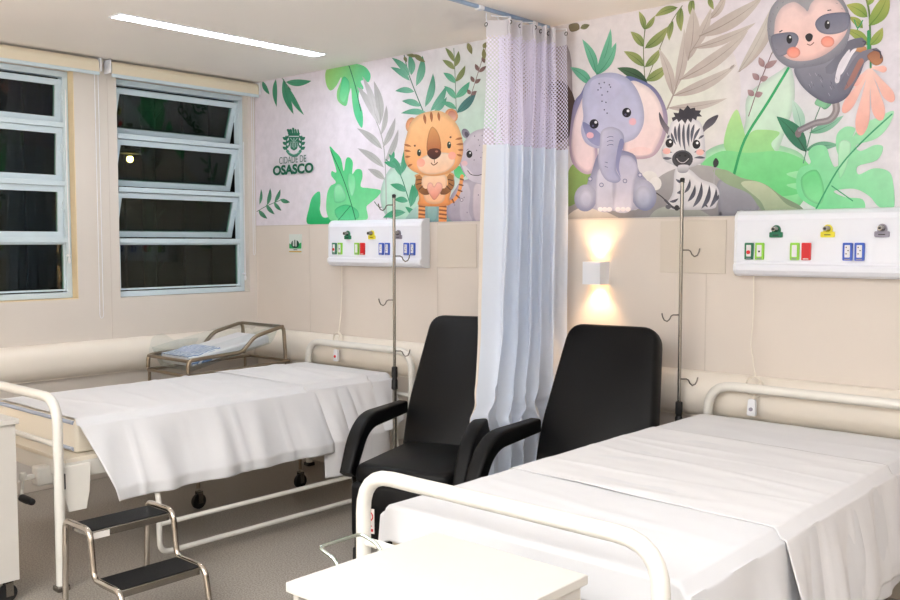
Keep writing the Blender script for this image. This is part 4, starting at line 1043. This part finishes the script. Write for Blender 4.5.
def recliner(x, y, rz, label):
    t = thing('reclining_armchair', (x, y, 0), R(rz), label, 'armchair', 'black reclining armchairs')
    # backrest
    out = round_poly([(-.285, 0), (.285, 0), (.295, .22), (.235, .765), (-.235, .765), (-.295, .22)], [.03, .03, .12, .085, .085, .12], 7)
    bm = bmesh.new(); padded(bm, out, -.055, .055, .022)
    b = obj('backrest', bm, M['vinyl'], t, smooth=60)
    b.location = (0, .02, .425); b.rotation_euler = (-math.atan2(.29, .70), 0, 0)
    # seat
    bm = bmesh.new()
    so = round_poly([(-.262, .02), (-.262, -.64), (.262, -.64), (.262, .02)], [.04, .09, .09, .04], 6)
    padded(bm, so, .375, .475, .03, 'z')
    obj('seat', bm, M['vinyl'], t, smooth=60)
    # leg rest hanging in front
    bm = bmesh.new(); lo = round_poly([(-.255, .10), (.255, .10), (.255, .40), (-.255, .40)], [.07, .07, .03, .03], 6)
    padded(bm, lo, -.655, -.585, .02)
    lr = obj('leg_rest', bm, M['vinyl'], t, smooth=60)
    lb = obj('warning_label', B(-.180, -.120, -.6625, -.6605, .165, .285), M['label_white'], lr)
    bm = bmesh.new(); cx, cz = -.150, .248
    tube(bm, [(cx+.023*math.cos(a), -.664, cz+.023*math.sin(a)) for a in [2*PI*k/24 for k in range(24)]], .0028, 6, closed=True)
    tube(bm, [(cx-.016, -.664, cz+.016), (cx+.016, -.664, cz-.016)], .0028, 6)
    obj('warning_ring', bm, M['red'], lb)
    bm = bmesh.new(); box(bm, cx-.006, cx+.006, -.6638, -.6624, cz-.012, cz+.012); box(bm, cx-.014, cx+.008, -.6638, -.6624, cz-.014, cz-.008); obj('warning_figure', bm, M['dark'], lb)
    bm = bmesh.new(); box(bm, -.174, -.126, -.6638, -.6624, .175, .188); box(bm, -.174, -.132, -.6638, -.6624, .20, .204); obj('warning_strip', bm, M['red'], lb)
    for s in (-1, 1):
        path = fillet([Vector((0, .02, .655)), Vector((0, -.46, .655)), Vector((0, -.60, .42))], [0, .14, 0], 8)
        bm = bmesh.new(); sweep_rect(bm, [(p.y, p.z) for p in path], .075, .08, s*.298)
        obj('armrest', bm, M['vinyl'], t, smooth=50)
        # steel side frame
        bm = bmesh.new(); tube(bm, fillet([(s*.25, -.60, .012), (s*.25, -.57, .36), (s*.25, .10, .36), (s*.25, .18, .012)], .04), .013, 10); obj('side_frame', bm, M['steel'], t)
        obj('side_bracket', PR([(-.60, .40), (-.55, .435), (-.50, .40), (-.52, .33), (-.57, .33)], s*.276-.004, s*.276+.004, 'x'), M['steel'], t, bevel=.002)
        for yy in (-.601, .181):
            bm = bmesh.new(); lathe(bm, [(.014, 0), (.019, .004), (.018, .06), (.014, .065)], (s*.25, yy, 0)); obj('foot_cap', bm, M['black_rubber'], t)
        # tilt lever
    bm = bmesh.new(); tube(bm, [(-.272, .06, .36), (-.30, .085, .50)], .007, 8); lathe(bm, [(.010, 0), (.012, .01), (.010, .05)], (-.302, .088, .49)); obj('tilt_lever', bm, M['white_plastic'], t)
    obj('cross_bar', T([(-.25, .14, .20), (.25, .14, .20)], .011, 0, 8), M['steel'], t); obj('cross_bar', T([(-.25, -.575, .355), (.25, -.575, .355)], .011, 0, 8), M['steel'], t)
    return t
recliner(2.488, -.59, 19, 'black reclining armchair between the left bed and the curtain, angled left')
recliner(3.352, -.575, 9.5, 'black reclining armchair between the curtain and the right bed')

# ------------------------------------------------------------------ curtain and its ceiling track
bm = bmesh.new()
box(bm, 2.698, 2.718, -5.2, -.03, CZ-.016, CZ)
tr = tag(obj('curtain_track', bm, mat('bluish aluminium track', (150, 172, 200), .4), bevel=.002), 'thin grey blue curtain track fixed to the ceiling', 'curtain track')
for yy in (-.62, -.17, -1.8, -3.2, -4.6): obj('track_clip', B(2.69, 2.726, yy-.02, yy+.02, CZ-.022, CZ), M['white_plastic'], tr, bevel=.006)
ct = thing('privacy_curtain', (2.72, -.33, .2), 0, 'pale blue privacy curtain with a lilac net top, bunched between the black chairs', 'curtain')
def fold_curve(s, z):
    """cloth parameter s 0..1 (front edge to wall edge) at height z -> x,y"""
    q = (2.6-z)/2.35                       # 0 top .. 1 bottom
    nf = 5.5
    y = -.555+s*.445-.06*(1-s)*min(1, max(0, (2.4-z)/1.2))
    amp = .058+.010*math.sin(s*17+2)+.012*q+.03*s
    ph = -PI/2+2*PI*nf*s+.5*math.sin(3*q+s*9)*min(1, s*5)
    x = 2.772+amp*math.sin(ph)+.035*s
    y += .020*math.sin(2*ph+.6)
    x += .012*noise.noise(Vector((s*14, z*1.5, 2)))
    y += .012*noise.noise(Vector((s*11, z*1.3, 9)))
    # pushed aside by the chairs lower down
    k = max(0, min(1, (1.15-z)/.5)); k = k*k*(3-2*k)
    x = x*(1-k)+(2.90+(x-2.78)*.5)*k
    y = y*(1-k)+(-.44+(y+.31)*1.25)*k
    if z < .85:
        cr = math.exp(-((z-.66)/.13)**2)
        x += cr*.035*noise.noise(Vector((s*7, z*16+s*6, 5))); y += cr*.05*noise.noise(Vector((s*6, z*14-s*8, 1)))
    return x, y
def cloth_part(name, m, s0, s1, z0, z1, ns, nz, off=0, uv=False):
    bm = bmesh.new(); ul = bm.loops.layers.uv.new('UVMap'); g = []; U = []
    for j in range(nz+1):
        z = z0+(z1-z0)*j/nz; row = []; ur = []; acc = s0*3.2; pv = None
        for i in range(ns+1):
            s = s0+(s1-s0)*i/ns; x, y = fold_curve(s, z)
            c = Vector((x, y)); 
            if pv is not None and uv: acc += (Vector(fold_curve(s, 2.3))-pv2).length
            pv = c; pv2 = Vector(fold_curve(s, 2.3))
            zz = z-(.0 if z < 2.5 else .0)
            row.append(bm.verts.new((x-2.72+off, y+.33, zz-.2))); ur.append((acc, z))
        g.append(row); U.append(ur)
    for j in range(nz):
        for i in range(ns):
            f = bm.faces.new((g[j][i], g[j][i+1], g[j+1][i+1], g[j+1][i]))
            for l, (a, b) in zip(f.loops, ((j, i), (j, i+1), (j+1, i+1), (j+1, i))): l[ul].uv = U[a][b]
    me = bpy.data.meshes.new(name); bm.to_mesh(me); bm.free()
    return link(name, me, m, ct, smooth=75)
cloth_part('curtain_fabric', M['curtain'], .02, 1, .25, 2.05, 300, 110)
cloth_part('curtain_hem', M['curtain_hem'], .0, .02, .25, 2.05, 10, 80)
cloth_part('curtain_netting', M['net'], 0.008, 1, 2.05, 2.60, 300, 24, uv=True)
cloth_part('curtain_heading', M['curtain_head'], 0, 1, 2.60, 2.675, 300, 4)
cloth_part('curtain_edge', M['curtain_head'], 0, .008, 2.05, 2.60, 6, 20)
for k in range(14):
    s = .01+k*.98/13; x, y = fold_curve(s, 2.66); xx = 2.7075
    bm = bmesh.new(); tube(bm, [(x-2.72, y+.33, 2.655-.2), (x-2.72, y+.33, 2.68-.2), (xx-2.72, y+.33, 2.705-.2), (xx-2.72, y+.33, 2.712-.2)], .0025, 6)
    obj('curtain_hook', bm, M['white_plastic'], ct)
    bm = bmesh.new(); tube(bm, [(x-2.72+.009*math.cos(a), y+.33-.003, 2.655-.2+.009*math.sin(a)) for a in [2*PI*q/12 for q in range(12)]], .0022, 6, closed=True)
    obj('grommet', bm, M['dark'], ct)

# ------------------------------------------------------------------ drip stands
def pole(x, y, top, label, hooks, zlock=.80):
    t = thing('drip_stand', (x, y, 0), 0, label, 'drip stand', 'steel drip stands at the bed heads')
    bm = bmesh.new(); tube(bm, [(0, 0, .05), (0, 0, zlock)], .0125, 14); obj('outer_pole', bm, M['steel'], t)
    bm = bmesh.new(); tube(bm, [(0, 0, zlock-.02), (0, 0, top)], .0088, 14); obj('inner_pole', bm, M['steel'], t)
    bm = bmesh.new(); lathe(bm, [(.008, top-.002), (.0115, top), (.0115, top+.016), (.006, top+.02)], (0, 0, 0)); obj('end_cap', bm, M['black_rubber'], t)
    bm = bmesh.new(); lathe(bm, [(.014, zlock-.10), (.019, zlock-.095), (.018, zlock-.045), (.0145, zlock-.04), (.0145, zlock-.03), (.018, zlock-.025), (.017, zlock+.03), (.010, zlock+.035)], (0, 0, 0)); obj('lock_collar', bm, M['black_rubber'], t)
    for (z, s) in hooks:
        d_ = Vector((RT.x*s, RT.y*s, 0))
        P3 = [Vector((0, 0, z))+d_*a+Vector((0, 0, b)) for a, b in ((0, 0), (.035, 0), (.045, -.006), (.052, -.022), (.064, -.032), (.078, -.026), (.086, -.010), (.090, .008))]
        bm = bmesh.new(); tube(bm, P3, .0034, 8); obj('hook', bm, M['steel_hook'], t)
    for k in range(4):
        a = k*PI/2+PI/4
        bm = bmesh.new(); tube(bm, fillet([(0, 0, .075), (.09*math.cos(a), .09*math.sin(a), .075), (.13*math.cos(a), .13*math.sin(a), .055)], .03), .010, 10)
        l = obj('base_leg', bm, M['steel'], t)
        bm = bmesh.new(); lathe(bm, [(.010, 0), (.016, .003), (.016, .035), (.012, .045)], (.125*math.cos(a), .125*math.sin(a), 0)); obj('rubber_foot', bm, M['black_rubber'], l)
    return t
pole(1.945, -.475, 1.81, 'steel drip stand rising beside the left bed head', ((1.768, -1), (1.475, 1), (1.221, -1), (.925, 1)), .80)
pole(3.585, -.14, 1.845, 'steel drip stand rising beside the right bed head', ((1.516, 1), (1.20, -1), (.885, 1)), .74)

# ------------------------------------------------------------------ cabinets
def cabinet(x0, x1, y0, y1, z1, label, wire=False, face='-y'):
    t = thing('bedside_cabinet', ((x0+x1)/2, (y0+y1)/2, 0), 0, label, 'cabinet', 'white bedside cabinets on casters')
    w, l = (x1-x0)/2, (y1-y0)/2
    obj('cabinet_top', B(-w, w, -l, l, z1-.022, z1), M['cabinet'], t, bevel=.002)
    bm = bmesh.new(); i = .012
    box(bm, -w+i, -w+i+.018, -l+i, l-i, .10, z1-.0225); box(bm, w-i-.018, w-i, -l+i, l-i, .10, z1-.0225); box(bm, -w+i+.018, w-i-.018, l-i-.018, l-i, .10, z1-.0225)
    box(bm, -w+i+.018, w-i-.018, -l+i, l-i-.018, .10, .118); box(bm, -w+i+.018, w-i-.018, -l+i, l-i-.018, .52, .538)
    obj('cabinet_body', bm, M['cabinet'], t, smooth=0, bevel=.001)
    d_ = obj('drawer', B(-w+i+.022, w-i-.022, -l+i-.004, l-.06, .60, z1-.05), M['cabinet'], t, bevel=.002)
    bm = bmesh.new(); tube(bm, fillet([(-.06, -l+.01, z1-.11), (-.06, -l-.02, z1-.11), (.06, -l-.02, z1-.11), (.06, -l+.01, z1-.11)], .01), .005, 8); obj('handle', bm, M['steel'], d_)
    dr = obj('door', B(-w+i+.022, w-i-.022, -l+i-.004, -l+i+.014, .125, .51), M['cabinet'], t, bevel=.002)
    bm = bmesh.new(); tube(bm, fillet([(.14, -l+.01, .36), (.14, -l-.02, .36), (.14, -l-.02, .46), (.14, -l+.01, .46)], .01), .005, 8); obj('handle', bm, M['steel'], dr)
    for sx in (-1, 1):
        for sy in (-1, 1):
            caster('caster', t, sx*(w-.05), sy*(l-.05), .04)
    if wire:
        z = z1-.012
        bm = bmesh.new(); tube(bm, fillet([(-w+.004, -.085, z-.02), (-w-.012, -.085, z+.02), (-w-.075, -.085, z+.035), (-w-.075, .055, z+.035), (-w-.012, .055, z+.02), (-w+.004, .055, z-.02)], .018), .0045, 10)
        obj('towel_wire', bm, M['rainbow'], t)
    return t
cabinet(4.150, 4.625, -3.005, -2.52, .80, 'white bedside cabinet in front of the right bed with a wire bracket', True)
cabinet(1.29, 1.765, -3.03, -2.555, .80, 'white bedside cabinet at the left edge beside the left bed foot')

# ------------------------------------------------------------------ step stool
t = thing('step_stool', (2.28, -2.30, 0), 0, 'two step chrome stool with black treads beside the left bed foot', 'step stool')
def rel(p): return (p[0]-2.28, p[1]+2.30, p[2])
for nm, (xa, xb, z) in (('upper_step', (2.055, 2.225, .385)), ('lower_step', (2.270, 2.455, .20))):
    s_ = obj(nm, B(xa-2.28, xb-2.28, -.175, .175, z-.03, z), M['steel'], t, bevel=.003)
    obj('tread', B(xa-2.28+.006, xb-2.28-.004, -.172, .172, z, z+.005), M['tread'], s_, bevel=.002)
    if nm == 'upper_step': obj('maker_label', B(xb-2.28+.0003, xb-2.28+.002, -.17, -.10, z-.032, z-.006), M['label_white'], s_)
for s in (-1, 1):
    y = s*.188
    bm = bmesh.new(); tube(bm, fillet([(-.275, y, .01), (-.255, y, .395), (-.045, y, .395), (-.02, y, .20), (.19, y, .20), (.232, y, .01)], [0, .035, .045, .04, .045, 0], 6), .0125, 12)
    obj('side_tube', bm, M['chrome'], t)
    for xx in (-.2755, .2325):
        bm = bmesh.new(); lathe(bm, [(.013, 0), (.017, .003), (.016, .03)], (xx, y, 0)); obj('rubber_foot', bm, M['black_rubber'], t)

# ------------------------------------------------------------------ baby bassinet in the corner
t = thing('bassinet', (.46, -.66, 0), 0, 'steel newborn bassinet with a clear tub standing in the corner', 'bassinet')
x0, x1 = -.235, .235
def side(x): return [(x, -.39, .735), (x, -.385, .815), (x, .02, .835), (x, .12, .93), (x, .36, .985), (x, .375, .76)]
for x in (x0, x1):
    obj('side_rail', T(side(x), .013, [0, .03, .04, .04, .04, 0], 12), M['steel_dark'], t)
bm = bmesh.new(); tube(bm, [(x0, -.385, .81), (x1, -.385, .81)], .0115, 12); obj('end_rail', bm, M['steel_dark'], t)
bm = bmesh.new(); tube(bm, [(x0, .355, .98), (x1, .355, .98)], .0115, 12); obj('end_rail', bm, M['steel_dark'], t)
obj('trolley_rail', T([(x0, -.40, .72), (x1, -.40, .72), (x1, .42, .74), (x0, .42, .74)], .0105, .03, 12, closed=True), M['steel_dark'], t)
for sx in (x0, x1):
    for yy in (-.38, .38):
        l = obj('leg', T([(sx, yy, .73), (sx, yy, .12)], .0105), M['steel_dark'], t)
bm = bmesh.new(); tube(bm, fillet([(x0, -.38, .17), (.36, -.40, .17), (.64, -.59, .20), (.64, -.59, .12)], .06), .0105, 10); tube(bm, fillet([(x0, .38, .17), (.36, .38, .17), (.72, .10, .20), (.72, .10, .12)], .06), .0105, 10)
obj('base_frame', bm, M['steel_dark'], t)
for (xx, yy) in ((x0, -.38), (x0, .38), (.64, -.59), (.72, .10)):
    caster('caster', t, xx, yy, .045)
# clear tub
bm = bmesh.new(); 
def rg(z, i): return [(x0+.012+i, -.37+i, z), (x1-.012-i, -.37+i, z), (x1-.012-i, .34-i, z+.13), (x0+.012+i, .34-i, z+.13)]
rr = [rg(.865, -.0), rg(.765, .03), rg(.735, .045)]
V_ = [[bm.verts.new(p) for p in q] for q in rr]
for a, b in zip(V_, V_[1:]):
    for k in range(4): bm.faces.new((a[k], a[(k+1) % 4], b[(k+1) % 4], b[k]))
bm.faces.new(V_[-1])
tb = obj('clear_tub', bm, M['acrylic'], t, smooth=0)
so = tb.modifiers.new('thickness', 'SOLIDIFY'); so.thickness = .004
# clear flap leaning above the low end
bm = bmesh.new()
obj('clear_end_panel', PR(round_poly([(-.39, .82), (-.05, .84), (.0, .90), (-.20, .90), (-.28, .955), (-.36, .93)], .02), x0+.002, x0+.006, 'x'), M['acrylic'], t, smooth=0)
bm = bmesh.new(); 
pts = [(-.18, -.32, .762), (.18, -.32, .762), (.18, .29, .870), (-.18, .29, .870)]
v0 = [bm.verts.new(p) for p in pts]; v1 = [bm.verts.new((a, b-.01, c+.055)) for a, b, c in pts]
bm.faces.new(v0); bm.faces.new(v1[::-1])
for k in range(4): bm.faces.new((v0[k], v0[(k+1) % 4], v1[(k+1) % 4], v1[k]))
o = obj('bassinet_mattress', bm, M['sheet'], None, bevel=.015, seg=3); o.location = (.46, -.66, 0)
tag(o, 'small white padded mattress lying tilted inside the bassinet', 'mattress')
bm = bmesh.new()
g = []
for i in range(25):
    row = []
    for j in range(13):
        a = i/24; b = j/12; X = -.185+.375*a; Y = -.325+.24*b
        Z = .822+.175*(Y+.32)+.006*noise.noise(Vector((X*22, Y*22, 1)))
        Z -= .05*max(0, (a-.86)/.14)+(.03 if i == 0 else 0)
        row.append(bm.verts.new((X, Y, Z)))
    g.append(row)
for i in range(24):
    for j in range(12): bm.faces.new((g[i][j], g[i+1][j], g[i+1][j+1], g[i][j+1]))
o = obj('baby_blanket', bm, M['blue_print'], None, smooth=70); o.location = (.46, -.66, 0)
so = o.modifiers.new('thickness', 'SOLIDIFY'); so.thickness = .006; so.offset = 1
tag(o, 'blue and white printed blanket folded at the low end of the bassinet', 'blanket')

# ------------------------------------------------------------------ view
vs = S.view_settings
vs.view_transform = 'Standard'; vs.look = 'None'; vs.exposure = .30; vs.gamma = 1; vs.use_curve_mapping = False
S.cycles.max_bounces = 8; S.cycles.diffuse_bounces = 5; S.cycles.transparent_max_bounces = 24
S.cycles.sample_clamp_indirect = 6
